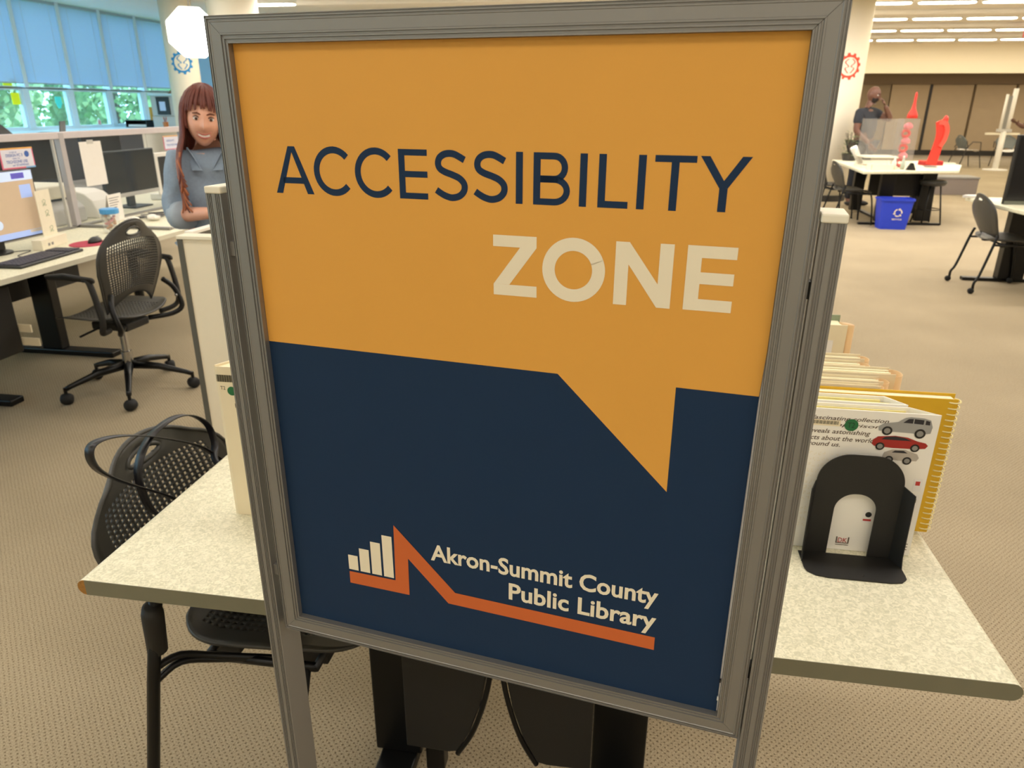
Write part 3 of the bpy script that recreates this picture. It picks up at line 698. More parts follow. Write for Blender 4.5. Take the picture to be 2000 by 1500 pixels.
car((mat('car_print_silver', '9d9c98', .5), m_cg), [(.036, .249), (.035, .256), (.041, .263), (.054, .2655), (.060, .267), (.069, .2755), (.076, .2775), (.094, .2765), (.1035, .2735), (.1075, .261), (.1065, .249), (.098, .247), (.060, .248)],
    [[(.067, .2665), (.0735, .2740), (.080, .2745), (.080, .2660)], [(.0815, .2660), (.0815, .2745), (.0945, .2735), (.0945, .2650)], [(.097, .265), (.097, .2730), (.1025, .2715), (.1035, .2645)]], [(.0475, .2495, .0085), (.0925, .2475, .0090)], -.0006)
car((mat('car_print_red', 'a2261f', .5), m_cg), [(.030, .223), (.031, .231), (.037, .2375), (.060, .2405), (.078, .2385), (.092, .2325), (.103, .230), (.107, .2255), (.104, .2195), (.088, .2175), (.060, .217), (.034, .219)],
    [[(.042, .2325), (.047, .2375), (.060, .2395), (.074, .2375), (.084, .2325)]], [(.042, .2190, .0075), (.090, .2195, .0075)], -.0005)
car((mat('car_print_grey', 'b5aca0', .5), m_cg), [(.048, .197), (.050, .208), (.060, .214), (.078, .215), (.087, .211), (.095, .208), (.0985, .201), (.096, .1945), (.07, .1935)],
    [[(.060, .2085), (.064, .2125), (.076, .2130), (.082, .2085)]], [(.083, .1940, .0075), (.058, .1945, .0070)], -.0005)
bcg = MB()
for k in range(26): bcg.box(-.098+k*.0020, -.098+k*.0020+(.0013 if k*7 % 3 else .0008), -.0008, -.0004, .2545, .2610)
bx(-.101, -.043, -.0006, -.0003, .2515, .2625).build('barcode_label', m_cream, cov); bcg.build('barcode', mat('barcode_ink', '4d4a3a'), cov)
MB().prism(disc(-.0245, .2555, .0115), .0004, Fx(-.0007)).build('round_sticker', mat('green_sticker', '1f6b3d', .5), cov)
g = MB(); text_mb(g, 'T2', -.031, -.019, .2505, .2605, Fx(-.0013)); g.build('sticker_text', mat('dark_green_ink', '0f3a22'), cov)
for k, (z0, z1) in enumerate(((.135, .160), (.100, .128))):
    MB().box(.098, .112, -.0005, -.0002, z0, z1).build('picture_box', m_paper, cov)
    bx(.101, .1085, -.0008, -.0005, z0+.012, z0+.020).build('printed_picture', mat('red_ink', 'c03a35') if k == 0 else mat('olive_ink', '6b6f52'), cov)
bx(.024, .040, -.0005, -.0002, .062, .090).build('picture_box', m_paper, cov); MB().prism(disc(.034, .080, .0055), .0003, Fx(-.0006)).build('printed_wheel', m_black, cov); bx(.026, .040, -.0008, -.0005, .0665, .0705).build('printed_caption', mat('red_ink', 'c03a35'), cov)
g = MB(); text_mb(g, 'DK', -.010, .006, .0170, .0265, Fx(-.0008), bold=.0); g.build('publisher_letters', mat('red_ink', 'c03a35'), cov)
g = MB().box(-.0135, -.0115, -.0007, -.0003, .0155, .0285).box(.0075, .0095, -.0007, -.0003, .0155, .0285).box(-.0135, .0095, -.0007, -.0003, .0148, .0162).box(-.0135, .0095, -.0007, -.0003, .0110, .0122); g.build('publisher_emblem', ink, cov)
for k in range(3): bx(.100, .112, -.0006, -.0003, .012+.006*k, .0135+.006*k).build('printed_rule', ink, cov)
b2 = hard_book('braille_book', 'second book from the bookend, white covers with yellowish pages', -.125, .074, .045, 0, .038, .287, m_yp, (.433, 1.2695, .7355))
# yellow comb-bound book
yb = thing('comb_bound_book', 'yellow spiral bound book sticking out past its neighbours', 'book', (.433, 1.322, .7355), 0, 'braille and large print books standing on the near table')
m_yel = mat('yellow_cover', 'd9ac20', .5, var=.12, vscale=20)
bx(-.12, .178, 0, .002, .004, .283).build('cover', m_yel, yb); bx(-.12, .180, .022, .024, .004, .286).build('cover', m_yel, yb)
bx(-.12, .172, .003, .021, .006, .281).build('pages', m_pages, yb)
for k in range(24):
    z = .012+k*.0115
    MB().tube([(.172+.014*math.cos(a), .011+.014*math.sin(a), z) for a in [2*PI*i/12 for i in range(12)]], .0016, 4, closed=True).build('comb_ring', mat('ivory_comb', 'e8d99a', .5), yb)
# cream comb-bound volumes, each with a rolled plastic spine
m_comb = mat('tan_comb_plastic', 'd9b27c', .45)
def comb_book(label, y0, th, x1, z1, rs, dx=0, lean=0):
    t = thing('comb_bound_book', label, 'book', (.433, y0, .7355), 0, 'braille and large print books standing on the near table')
    bx(-.13, x1, 0, .0016, .0, z1).build('cover', m_cream, t); bx(-.13, x1, th-.0016, th, 0, z1).build('cover', m_cream, t)
    g = MB(); n = max(3, int(th/.005))
    for i in range(n): g.box(-.128, x1-.004, .002+(th-.004)*i/n, .002+(th-.004)*(i+.75)/n, .002, z1-.003-.0025*((i*7) % 3)/2)
    g.build('pages', m_pages, t)
    cx, cy = x1+rs*.25, th/2+dx; pts = arc(cx, cy, rs, max(th*.5, rs*.55), -160, 160, 18)
    vs = [(x, y, z) for z in (.004, z1-.004) for x, y in pts]; k = len(pts)
    MB().add(vs, [(i, i+1, k+i+1, k+i) for i in range(k-1)]).build('comb_spine', m_comb, t, smooth=True, solid=.0012)
    return t
comb_book('thin cream comb-bound volume right behind the yellow spiral book', 1.350, .016, .052, .290, .006)
comb_book('cream comb-bound volume with a wide tan spine roll, behind the yellow book', 1.370, .030, .062, .292, .011)
comb_book('cream comb-bound volume whose big rolled spine sticks out furthest', 1.404, .042, .094, .296, .014)
comb_book('cream comb-bound volume with a short spine between the two big rolled ones', 1.450, .034, .050, .295, .011)
comb_book('cream comb-bound volume with a small round spine at the back of the dense row', 1.488, .032, .060, .297, .010)
fb = thing('comb_bound_book', 'tall pale volume standing apart at the far end of the row', 'book', (.408, 1.60, .7355), 0, 'braille and large print books standing on the near table')
bx(-.13, .075, 0, .003, 0, .335).build('cover', m_cream, fb); bx(-.13, .070, .047, .050, 0, .345).build('cover', mat('sage_cover', '8d9a80', .7), fb)
bx(-.128, .066, .003, .047, .002, .332).build('pages', m_pages, fb); MB().tube([(.078, .02, .002), (.078, .02, .333)], .011, 10, flat=1.6).build('comb_spine', m_comb, fb, smooth=True)
bx(.0, .05, -.001, 0, .20, .30).build('title_label', m_paper, fb)
# tall book at the left of the sign
lb = thing('large_print_book', 'tall cream book with a barcode and green dot at the left post of the sign', 'book', (-.752, 1.172, .7355))
MB().prism([(0, 0), (.006, -.002), (.20, -.002), (.20, 0)], .318).build('cover', m_cream, lb)
def wav(u, v): return (.004+.19*u, .002+.058*v*(1-.7*(1-u)**3), .318+.004*math.sin(u*9)*(1-u))
MB().prism([(.002, .001), (.19, .001), (.19, .060), (.06, .056), (.025, .04)], .316).build('pages', m_pages, lb)
MB().prism([(0, 0), (.003, 0), (.028, .042), (.062, .058), (.19, .062), (.19, .064), (.06, .061), (.024, .044)], .32).build('cover', m_cream, lb)
g = MB()
for k in range(24): g.box(.003+k*.0016, .003+k*.0016+(.0011 if k % 3 else .0006), -.003, -.0026, .288, .302)
g.build('barcode', mat('barcode_ink', '4d4a3a'), lb); MB().prism(disc(.0305, .270, .009), .0004, Fx(-.0022)).build('round_sticker', mat('green_sticker', '1f6b3d', .5), lb)
g = MB(); text_mb(g, 'T2', .008, .018, .272, .279, Fx(-.0024)); text_mb(g, 'K', .033, .039, .236, .245, Fx(-.0024), bold=.02); text_mb(g, 'T', .046, .051, .138, .145, Fx(-.0024))
for k in range(4): g.box(.047, .053, -.0026, -.0023, .118-.009*k, .1205-.009*k)
g.build('cover_text', ink, lb)

# cream low partition behind the table
pn = thing('low_partition', 'cream low partition panel with dark end trim behind the left of the sign', 'partition', (-1.609, 2.4, 0))
bx(.022, 1.55, 0, .05, .02, 1.055).build('panel', m_panel, pn); bx(0, .022, -.004, .054, 0, 1.062).build('end_trim', mat('dark_grey_trim', '5b5a52', .5), pn, bevel=.002)
bx(.0, .024, .058, .62, .02, 1.062).build("return_panel", mat("dark_grey_trim", "5b5a52", .5), pn); bx(-.004, .030, .058, .62, 1.062, 1.074).build("return_cap", m_white, pn, bevel=.002)
bx(0, 1.55, -.006, .056, 1.055, 1.068).build('top_cap', m_cap, pn, bevel=.002); bx(.022, 1.55, .002, .048, 0, .02).build('kick_base', m_dark, pn)
# ================================================================ computer bench on the left
ds = thing('desk_bench', 'long white topped computer bench running to the left of the swivel chair', 'desk', (-2.9, 1.4, 0))
MB().prism([(0, 0), (0, 3.08), (-.78, 4.12), (-.98, 5.1), (-1.75, 5.1), (-1.75, 0)], .028).build('worktop', m_lam, ds, bevel=.006).location.z = .707
bx(.0003, .0028, 0, 3.08, .708, .734).build('front_edge', mat('cream_edge_band', 'dcd7c2', .4), ds)
for y in (2.53, 1.72, .75):
    MB().box(-1.15, -.28, y-.045, y+.045, 0, .035).box(-.78, -.64, y-.035, y+.035, .035, .69).build('t_leg', m_blackm, ds, bevel=.006)
    bx(-1.05, -.2, y-.03, y+.03, .66, .707).build('cantilever_arm', m_blackm, ds)
bx(-.86, -.83, .1, 3.0, .36, .68).build('modesty_panel', m_tex_black, ds)
bx(-.84, -.70, .1, 3.0, .56, .60).build('cable_tray', m_blackm, ds)
MB().tube([(-.85, 3.6, 0), (-.85, 3.6, .70)], .035, 12).build('round_leg', m_blackm, ds)
pc = thing('computer_case', 'black computer case hung under the left desk', 'computer', (-3.12, 2.78, .33))
bx(-.2, .12, -.55, .28, 0, .34).build('case', m_tex_black, pc, bevel=.008); bx(.121, .126, .05, .2, .27, .29).build('drive_slot', m_black, pc)
bx(.121, .125, -.3, .0, .31, .33).build('vent', m_grey, pc)
for k, (dx, dz) in enumerate(((0, .13), (.03, .06))):
    tg = thing('paper_tag', ('upper' if k == 0 else 'lower')+' cream tag hanging at the end of the computer case', 'tag', (-2.99+dx, 3.07, .32+dz), group='cream tags on the computer case')
    bx(-.05, .05, -.004, .004, -.02, .02).build('card', m_cream, tg); MB().tube([(-.05, 0, .01), (-.08, -.005, .03)], .002, 4).build('string', m_black, tg)
# glazed divider along the back of the bench
dv = thing('glazed_divider', 'glass desk divider with a pale aluminium top rail and post', 'partition', (-3.648, 1.6, .735))
bx(-.018, .018, 0, 4.15, .562, .603).build('top_rail', mat('pale_rail', 'cfc6c8', .5), dv, bevel=.003)
for y in (2.775, 4.12, 1.1): 
    bx(-.02, .02, y-.022, y+.022, 0, .60).build('post', mat('pale_post', 'b9b4b6', .45, .3), dv, bevel=.003)
bx(.001, .02, 2.69, 2.70, 0, .56).build('glass_edge_trim', m_lgrey, dv)
m_tint = mat('divider_glass', '5f7482', .04, alpha=.10, spec=.5)
for a, b in ((0, 1.07), (1.13, 2.69), (2.80, 4.09)): bx(-.003, .003, a, b, .012, .562).build('glass_pane', m_tint, dv)
bx(-.02, .02, 0, 4.15, 0, .012).build('bottom_rail', m_alu, dv)
bx(.02, .68, 2.765, 2.80, 0, .018).build('return_track', m_alu, dv, bevel=.003); bx(.02, .68, 2.815, 2.83, 0, .01).build('return_track', m_lgrey, dv)
# card signs on the divider
def card_sign(loc, label, dy, h, rz, lines, frame=True):
    t = thing('card_sign', label, 'sign', loc, rz)
    bx(0, .003, -dy/2, dy/2, 0, h).build('card', mat('pink_card_edge', 'e9718f', .6), t)
    bx(.0031, .0036, -dy/2, dy/2, h*.93, h).build('orange_edge', mat('orange_card_edge', 'f0b55a', .6), t)
    bx(.0031, .0036, dy*.2, dy/2, 0, h*.09).build('blue_edge', mat('blue_card_edge', '7fb6e8', .6), t)
    bx(.0037, .0042, -dy/2+.008, dy/2-.008, .008, h-.009).build('face', mat('card_white', 'e6e4f0', .6), t)
    Mc = Matrix.Translation((.0046, 0, 0)) @ Matrix.Rotation(PI/2, 4, 'Z') @ Matrix.Rotation(PI/2, 4, 'X')
    g = MB()
    for s, a, b, z0, z1 in lines: text_mb(g, s, -dy/2+dy*a, -dy/2+dy*b, h*z0, h*z1, Mc, bold=.02)
    MB()
    g.build('card_lettering', mat('card_blue_ink', '3f66b5', .6), t)
    return t
cs = card_sign((-3.63, 3.985, 1.144), 'small white card with pink and orange border and blue words on the divider', .25, .118, 0,
    [('THIS IS', .28, .5, .76, .82), ('DESIGN PC 3', .16, .66, .58, .72), ('OPEN TO', .34, .56, .46, .52), ('TECHZONE USE', .14, .78, .27, .41), ('w/ STAFFING', .3, .8, .12, .22)])
g = MB(); Mc = Matrix.Translation((.0046, 0, 0)) @ Matrix.Rotation(PI/2, 4, 'Z') @ Matrix.Rotation(PI/2, 4, 'X')
g.prism(disc(.073, .080, .018), .0005, Mc); g.build('round_badge', mat('card_blue_ink', '3f66b5', .6), cs)
ps = thing('paper_sheet', 'blank pale sheet of paper hanging from the divider rail', 'paper', (-3.628, 4.62, .985)); bx(0, .002, -.105, .105, 0, .285).build('sheet', m_paper, ps)
bx(.002, .004, -.03, .03, .27, .295).build('tape', m_lgrey, ps)
hs = thing('table_tent', 'white instruction card standing behind the blue lidded jar', 'sign', (-3.555, 4.66, .737), .12)
bx(0, .003, -.085, .085, 0, .185).build('card', m_paper, hs); MB().add([(-.05, -.085, 0), (-.05, .085, 0), (0, .085, .185), (0, -.085, .185)], [(0, 1, 2, 3)]).build('back_flap', m_paper, hs)
g = MB(); Mc2 = Matrix.Translation((.0036, 0, 0)) @ Matrix.Rotation(PI/2, 4, 'Z') @ Matrix.Rotation(PI/2, 4, 'X')
for k, (s, b) in enumerate((('Please sign in here', .95), ('before using the', .8), ('equipment and ask', .85), ('staff for help', .7), ('with printing', .65))):
    pass
for k, b in enumerate((.86, .72, .80, .66, .6)): g.box(.0032, .0036, -.07, -.07+.16*b-.01, .158-.016*k, .1625-.016*k)
g.build('printed_lines', mat('grey_ink', '6d6468'), hs)
# jar
jr = thing('lidded_jar', 'clear jar of sweets with a blue lid on the bench', 'jar', (-3.27, 4.22, .736))
MB().lathe([(.045, 0), (.05, .01), (.052, .11), (.048, .125)], seg=20).build('glass_body', m_glassy, jr, smooth=True)
MB().lathe([(.054, .120), (.056, .125), (.056, .148), (.05, .152)], seg=20).build('lid', mat('sky_blue_lid', '4f9fdc', .4), jr)
for k in range(26):
    a, r_ = k*2.4, .03*math.sqrt((k % 7+1)/7); MB().ball((r_*math.cos(a), r_*math.sin(a), .014+.0036*k), (.013, .012, .009), 6, 5).build('sweet', mat(['sweet_pink', 'sweet_orange', 'sweet_cream'][k % 3], ['d98a8a', 'c98c5a', 'e6dcc8'][k % 3], .4), jr, smooth=True)
# left monitor
mo = thing('computer_monitor', 'monitor at the left edge showing a tan desktop with blue windows', 'monitor', (-3.37, 3.46, .735))
bx(-.02, .014, -.30, .305, .065, .43).build('bezel', m_black, mo, bevel=.004)
def scr(n, m, y0, y1, z0, z1, k=0): return bx(.0142+.0004*k, .0145+.0004*k, y0, y1, z0, z1).build(n, m, scr_)
scr_ = bx(.0138, .0144, -.292, .297, .073, .425).build('screen', mat('screen_tan', 'b7a084', .3, emit=.55, var=.03), mo)
m_sb = mat('screen_blue', '9fb4e6', .3, emit=.55, var=.03); m_sl = mat('screen_pale', 'c0cfe8', .3, emit=.6, var=.03)
scr('taskbar', m_sb, -.292, .297, .073, .105, 1); scr('title_bar', m_sl, -.292, .297, .375, .425, 1); scr('window_tile', mat('screen_violet', '5a55b0', .3, emit=.5), .15, .24, .385, .415, 2)
for a, b, c_, d in ((.19, .27, .28, .35), (-.05, .02, .22, .30)): scr('icon_tile', m_sb, a, b, c_, d, 1)
MB().prism(disc(.0, .155, .024), .0004, Matrix.Translation((.0156, 0, 0)) @ Matrix.Rotation(PI/2, 4, 'Z') @ Matrix.Rotation(PI/2, 4, 'X')).build('round_icon', m_sl, scr_)
bx(.0146, .0150, .20, .285, .088, .104).build('clock_label', m_paper, mo)
bx(-.05, -.02, -.04, .04, .02, .3).build('stand_neck', m_black, mo); MB().lathe([(.09, 0), (.09, .01), (.03, .02)], (-.06, 0, 0), 24).build('stand_base', m_black, mo)
# keyboard with real keys
kb = thing('keyboard', 'black keyboard near the front edge of the bench', 'keyboard', (-3.085, 3.38, .7355), math.radians(90+4))
bx(-.245, .245, -.085, .085, .0, .014).build('case', m_black, kb, bevel=.006)
kp = MB()
for r_ in range(6):
    n_ = 15 if r_ else 14
    for c_ in range(20):
        if c_ in (15,): continue
        x = -.23+c_*.0235; kp.box(x, x+.0195, .052-r_*.024, .052-r_*.024+.019, .014, .019)
kp.build('keys', mat('slate_keys', '3a3a48', .5), kb)['kind'] = 'stuff'
MB().tube(smoothpath([(0, .08, .01), (.05, .16, .005), (.2, .2, .005), (.1, .3, .005)], 6), .0022, 6).build('cable', m_black, kb)
mp = thing('mouse_pad', 'red mouse pad under the black mouse', 'mat', (-3.14, 3.83, .7352), .1); MB().prism(arc(0, 0, .10, .115, 0, 350, 24), .004).build('pad', mat('red_pad', 'b5304a', .7), mp)
ms = thing('computer_mouse', 'black computer mouse on the red pad', 'mouse', (-3.13, 3.87, .7395), .1)
g = MB().ball((0, 0, 0), (.031, .055, .033), 16, 10); g.v = [(x, y, max(0, z)) for x, y, z in g.v]; g.build('shell', m_black, ms, smooth=True); bx(-.003, .003, .02, .04, .028, .032).build('wheel', m_grey, ms)
# white stand board behind the keyboard
wb = thing('paper_display', 'tall cream sheet with faint sketches standing beside the left monitor', 'sign', (-3.33, 3.76, .736), math.radians(12))
bx(0, .004, -.06, .085, 0, .31).build('sheet', m_cap, wb); bx(-.004, .05, -.18, .085, 0, .055).build('base_card', m_cap, wb)
g = MB(); Mw = Matrix.Translation((.0046, 0, 0)) @ Matrix.Rotation(PI/2, 4, 'Z') @ Matrix.Rotation(PI/2, 4, 'X')
for cx, cz in ((.01, .24), (.02, .18), (.03, .09)):
    stroke(g, [(cx+.02*math.sin(k*1.3), cz+.018*math.cos(k*.9)) for k in range(14)], .0022, Mw)
g.build('sketch_lines', mat('pale_green_ink', '9fb08a'), wb)
for y in (-.12, -.085): bx(.0505, .051, y, y+.02, .015, .03).build('dark_label', m_grey, wb)
# white braille embosser behind the divider and white devices
def device(loc, label, rz=0):
    t = thing('desktop_printer', label, 'printer', loc, rz); return t
em = device((-3.98, 4.35, .736), 'large ivory tabletop printer behind the divider post')
MB().prism([(-.2, 0), (.2, 0), (.2, .10), (.14, .15), (-.2, .15)], .62, Matrix.Translation((0, .30, 0)) @ Matrix.Rotation(PI/2, 4, 'X')).build('body', m_lgrey, em, bevel=.01)
bx(-.16, .17, -.30, .28, .17, .26).build('cover', m_cap, em, bevel=.015); bx(.171, .174, -.28, -.2, .18, .25).build('grille', m_grey, em)
bx(-.1, .12, -.28, .26, .15, .17).build('paper_slot', m_black, em)
fx = device((-3.93, 4.86, .736), 'white rounded scanner between the divider post and the instruction card')
g = MB().prism([(-.15, 0), (.16, 0), (.16, .05), (.13, .12), (.07, .17), (0, .19), (-.15, .19)], .22, Matrix.Translation((0, .11, 0)) @ Matrix.Rotation(PI/2, 4, 'X')); g.build('body', m_white, fx, bevel=.008)
bx(.162, .166, -.08, .08, .01, .05).build('front_panel', m_grey, fx)
# white all-in-one computer on the angled end
im = thing('all_in_one_computer', 'white framed screen leaning at the end of the bench beside the woman', 'monitor', (-3.98, 6.11, .736), 0)
bx(-.02, .0, -.30, .34, .03, .385).build('frame', m_white, im, bevel=.006); bx(.0, .002, -.262, .32, .065, .352).build('screen', m_screen, im)
bx(-.1, .04, -.30, -.18, 0, .05).build('stand_foot', m_white, im, bevel=.006); bx(-.05, -.02, -.1, .1, .01, .2).build('stand_neck', m_white, im)
c2 = card_sign((-4.15, 6.35, 1.12), 'second small white card with pink border behind the white framed screen', .26, .12, 0,
    [('DESIGN PC', .16, .62, .58, .72), ('TECHZONE', .14, .78, .27, .41)])
bx(-.02, .0, -.02, .02, -.37, .05).build('pole', m_grey, c2); bx(-.1, .08, -.1, .1, -.383, -.37).build('foot', m_grey, c2)
# cables and a small white box
cb = thing('cable_bundle', 'tangle of dark cables lying behind the jar', 'cable', (-3.45, 4.9, .738))
for k in range(7):
    r0 = random.Random(k); MB().tube(smoothpath([(r0.uniform(-.1, .15), -.15+.08*i, .004+.006*r0.random()) for i in range(6)], 5), .0035, 6).build('cable', m_black if k % 2 else m_grey, cb, smooth=True)
for k, (x, y) in enumerate(((-3.42, 4.62), (-3.33, 4.74), (-3.32, 5.0))):
    n_ = thing('crumpled_tissue', ['crumpled white tissue nearest the jar', 'crumpled white tissue beside the cables', 'crumpled white tissue farthest from the jar'][k], 'tissue', (x, y, .738), group='tissues on the bench')
    g = MB().ball((0, 0, .018), (.05, .04, .02), 14, 9); g.v = [tuple(Vector(v)*(1+.35*noise.noise(Vector(v)*45+Vector((k*9, 0, 0))))) for v in g.v]; g.v = [(a, b, max(0, c_)) for a, b, c_ in g.v]; g.build('tissue', m_white, n_)

# ---------------------------------------------------------------- swivel chair
tc_ = thing('swivel_chair', 'black perforated swivel chair with five castors in front of the left bench', 'chair', (-2.71, 3.42, 0), math.radians(177))
shell_seat(tc_, z=.455, n=22, sc_=1.04).location.x = .04
o = shell_back(tc_, z0=.49, z1=.955, x0=-.13, lean=.05, wid=.24, n=30, hole_frac=.74, archh=.085)
for s in (-1, 1):
    MB().tube(smoothpath([(-.10, s*.10, .40), (-.17, s*.21, .40), (-.21, s*.25, .44), (-.18, s*.245, .54), (-.15, s*.20, .60)], 5), .014, 8).build('back_bracket', m_blackm, tc_, smooth=True)
    MB().tube(smoothpath([(-.10, s*.20, .41), (-.14, s*.29, .43), (-.16, s*.30, .5), (-.13, s*.30, .68), (-.10, s*.30, .70)], 5), .013, 8, flat=1.3).build('arm_post', m_tex_black, tc_, smooth=True)
    MB().tube([(-.15, s*.30, .70), (.0, s*.30, .71), (.12, s*.29, .70)], [.02, .026, .018], 10, flat=.55).build('arm_pad', m_tex_black, tc_, smooth=True)
    MB().ball((-.19, s*.245, .50), .012, 8, 6).build('bracket_bolt', m_chrome, tc_, smooth=True)
bx(-.11, .11, -.09, .09, .37, .415).build('mechanism', m_tex_black, tc_, bevel=.01)
MB().tube([(.05, .08, .39), (.05, .24, .38)], .006, 6).build('height_lever', m_blackm, tc_)
MB().lathe([(.028, .13), (.028, .23), (.019, .232), (.019, .375)], seg=16).build('gas_lift', m_chrome, tc_, smooth=False)
for k in range(5):
    a = math.radians(-128.6+72*k-177); c_, s_ = math.cos(a), math.sin(a)
    P = [(.03*c_, .03*s_, .15), (.16*c_, .16*s_, .135), (.30*c_, .30*s_, .095), (.325*c_, .325*s_, .085)]
    MB().tube(P, [.026, .02, .014, .013], 8).build('base_arm', m_blackm, tc_, smooth=True)
    cx, cy = .33*c_, .33*s_; Mk = Matrix.Translation((cx, cy, .031)) @ Matrix.Rotation(a+.9, 4, 'Z')
    cst = MB().lathe([(.008, -.026), (.026, -.024), (.031, -.012), (.031, .012), (.026, .024), (.008, .026)], seg=16, M=Mk @ Matrix.Rotation(PI/2, 4, 'X')).build('caster', m_rubber, tc_, smooth=True)
    MB().tube([(cx, cy, .05), (cx, cy, .095)], .009, 8).build('caster_stem', m_blackm, cst)

# ---------------------------------------------------------------- dark storage run and clutter beyond the divider
cab = thing('storage_cabinet', 'long charcoal storage cabinets beyond the glazed divider', 'cabinet', (-6.15, 3.6, 0))
m_char = mat('charcoal_laminate', '24262e', .55, var=.12)
bx(-.5, 0, 0, 5.2, .05, 1.17).build('carcass', m_char, cab); bx(-.52, .015, -.01, 5.21, 1.17, 1.195).build('worktop', m_white, cab)
for k in range(6): bx(.0, .018, k*.865+.01, (k+1)*.865-.01, .08, 1.15).build('door', m_char, cab, bevel=.004)
for k in range(6): MB().tube([(.03, k*.865+.1, .8), (.03, k*.865+.1, .95)], .006, 6).build('handle', m_grey, cab)
def dark_monitor(loc, rz, label, w_=.56, h_=.34):
    t = thing('computer_monitor', label, 'monitor', loc, rz)
    bx(-.02, .012, -w_/2, w_/2, .09, .09+h_).build('bezel', m_black, t, bevel=.004); bx(.0125, .014, -w_/2+.012, w_/2-.012, .105, .08+h_).build('screen', m_screen, t)
    bx(-.05, -.02, -.035, .035, .01, .2).build('stand_neck', m_black, t); bx(-.12, .08, -.11, .11, 0, .012).build('stand_base', m_black, t, bevel=.004)
    return t
dark_monitor((-4.35, 3.55, .736), .1, 'black monitor behind the pink bordered card')
dmm = dark_monitor((-3.92, 5.38, .736), 0, 'large black monitor with a pale lower bezel behind the blank sheet', .64, .345); bx(.0125, .016, -.32, .32, .09, .12).build('lower_bezel', m_lgrey, dmm)
dark_monitor((-4.3, 2.9, .736), 0, 'black monitor behind the glass at the far left edge', .6, .36)
db = thing('desk_bench', 'second white bench between the divider and the charcoal cabinets', 'desk', (-5.4, 5.2, 0))
bx(-.5, .3, -.9, 2.6, .707, .735).build('worktop', m_grey, db, bevel=.005)
for y in (-.5, 1.9): MB().box(-.4, .25, y-.04, y+.04, 0, .03).box(-.2, -.05, y-.03, y+.03, .03, .707).build('t_leg', m_blackm, db)
bx(-.3, -.28, -.8, 2.5, .3, .7).build('modesty_panel', m_char, db)
dark_monitor((-5.45, 5.2, .736), 0, 'black monitor on the second bench, left one seen through the divider', .62, .36)
dark_monitor((-5.45, 6.1, .736), 0, 'wide black monitor on the second bench, behind the white framed screen', .7, .38)
dark_monitor((-5.45, 7.1, .736), 0, 'black monitor on the second bench at the woman\'s shoulder', .6, .38)
bp0 = 0
bl = thing('blue_packaging', 'pale blue plastic packaging heaped on top of the ivory printer', 'packaging', (-4.15, 4.40, .998))
g = MB().grid(lambda u, v: (-.06+.12*v, -.12+.26*u, .05*math.exp(-((u-.15)*6)**2)+.02+.012*math.sin(u*17+v*9)), 20, 8); g.build('film', mat('pale_blue_film', '86c4ea', .35), bl, solid=.012)
# things standing on top of the cabinets: dark printer, laptop
bp = device((-6.35, 6.72, 1.196), 'dark grey printer standing on the charcoal cabinets at the left edge')
MB().prism([(-.35, 0), (.28, 0), (.2, .07), (.1, .14), (-.35, .14)], .4, Matrix.Rotation(PI/2, 4, 'X')).build('body', m_tex_black, bp, bevel=.01); bx(-.3, .1, -.405, -.40, .03, .07).build('paper_tray', m_grey, bp); bx(-.2, -.05, -.3, -.1, .14, .20).build('top_feeder', m_tex_black, bp, bevel=.01)
lp = thing('laptop', 'open laptop with a tan screen on top of the charcoal cabinets', 'laptop', (-6.28, 7.42, 1.196), math.radians(-60))
bx(-.17, .17, -.12, .12, 0, .015).build('keyboard_deck', m_black, lp, bevel=.004)
ld = MB().box(-.17, .17, -.004, .004, 0, .12).build('lid', m_black, lp, bevel=.003); ld.location = (0, .12, .012); ld.rotation_euler = (-.15, 0, 0)
o = bx(-.16, .16, -.0052, -.0045, .01, .11).build('screen', mat('screen_tan2', 'b79c94', .3, emit=.4), ld); bx(-.16, .16, -.0058, -.0053, .085, .11).build('title_strip', m_sb, lp).parent = ld
# window-side counter with copier and office clutter
ct = thing('window_counter', 'pale counter below the windows carrying the copier and trays', 'counter', (-9.78, 8.0, 0))
bx(0, 1.55, 0, 6.9, 1.04, 1.08).build('worktop', m_winframe, ct, bevel=.005); bx(.05, 1.5, 0, 6.85, 0, 1.04).build('carcass', m_white, ct)
for k in range(7): bx(1.5, 1.515, k*.98+.01, k*.98+.97, .06, 1.03).build('door', m_white, ct)
cp = device((-8.76, 13.5, 1.0805), 'grey and white desktop copier with a dark front beside the far column')
bx(-.24, .24, -.22, .22, 0, .2).build('base_tray', m_lgrey, cp, bevel=.01); bx(-.24, .24, -.2, .22, .205, .56).build('body', m_lgrey, cp, bevel=.01)
bx(-.12, .14, -.215, -.2, .23, .54).build('dark_front', m_black, cp); bx(-.06, .06, -.22, -.216, .3, .46).build('display', mat('copier_display', '9fb4d0', .3, emit=.3), cp); bx(-.27, .27, -.24, .24, .56, .60).build('scanner_lid', m_winframe, cp, bevel=.01)
tr = thing('paper_tray', 'black paper tray on the window counter', 'tray', (-9.35, 13.45, 1.0805)); MB().box(-.24, .2, -.16, .16, 0, .01).box(-.24, -.23, -.16, .16, 0, .13).box(.19, .2, -.16, .16, 0, .13).box(-.24, .2, .15, .16, 0, .13).box(-.24, .2, -.16, .16, .12, .13).build('tray', m_black, tr); bx(-.2, .17, -.14, .14, .011, .05).build('papers', m_paper, tr)
of = thing('orange_folder', 'orange folder standing on the window counter', 'folder', (-9.28, 13.72, 1.0805)); bx(-.06, .06, -.01, .01, 0, .36).build('cover', mat('orange_folder', 'e9a21f', .5), of); bx(-.055, .055, .011, .02, .0, .35).build('papers', m_paper, of)
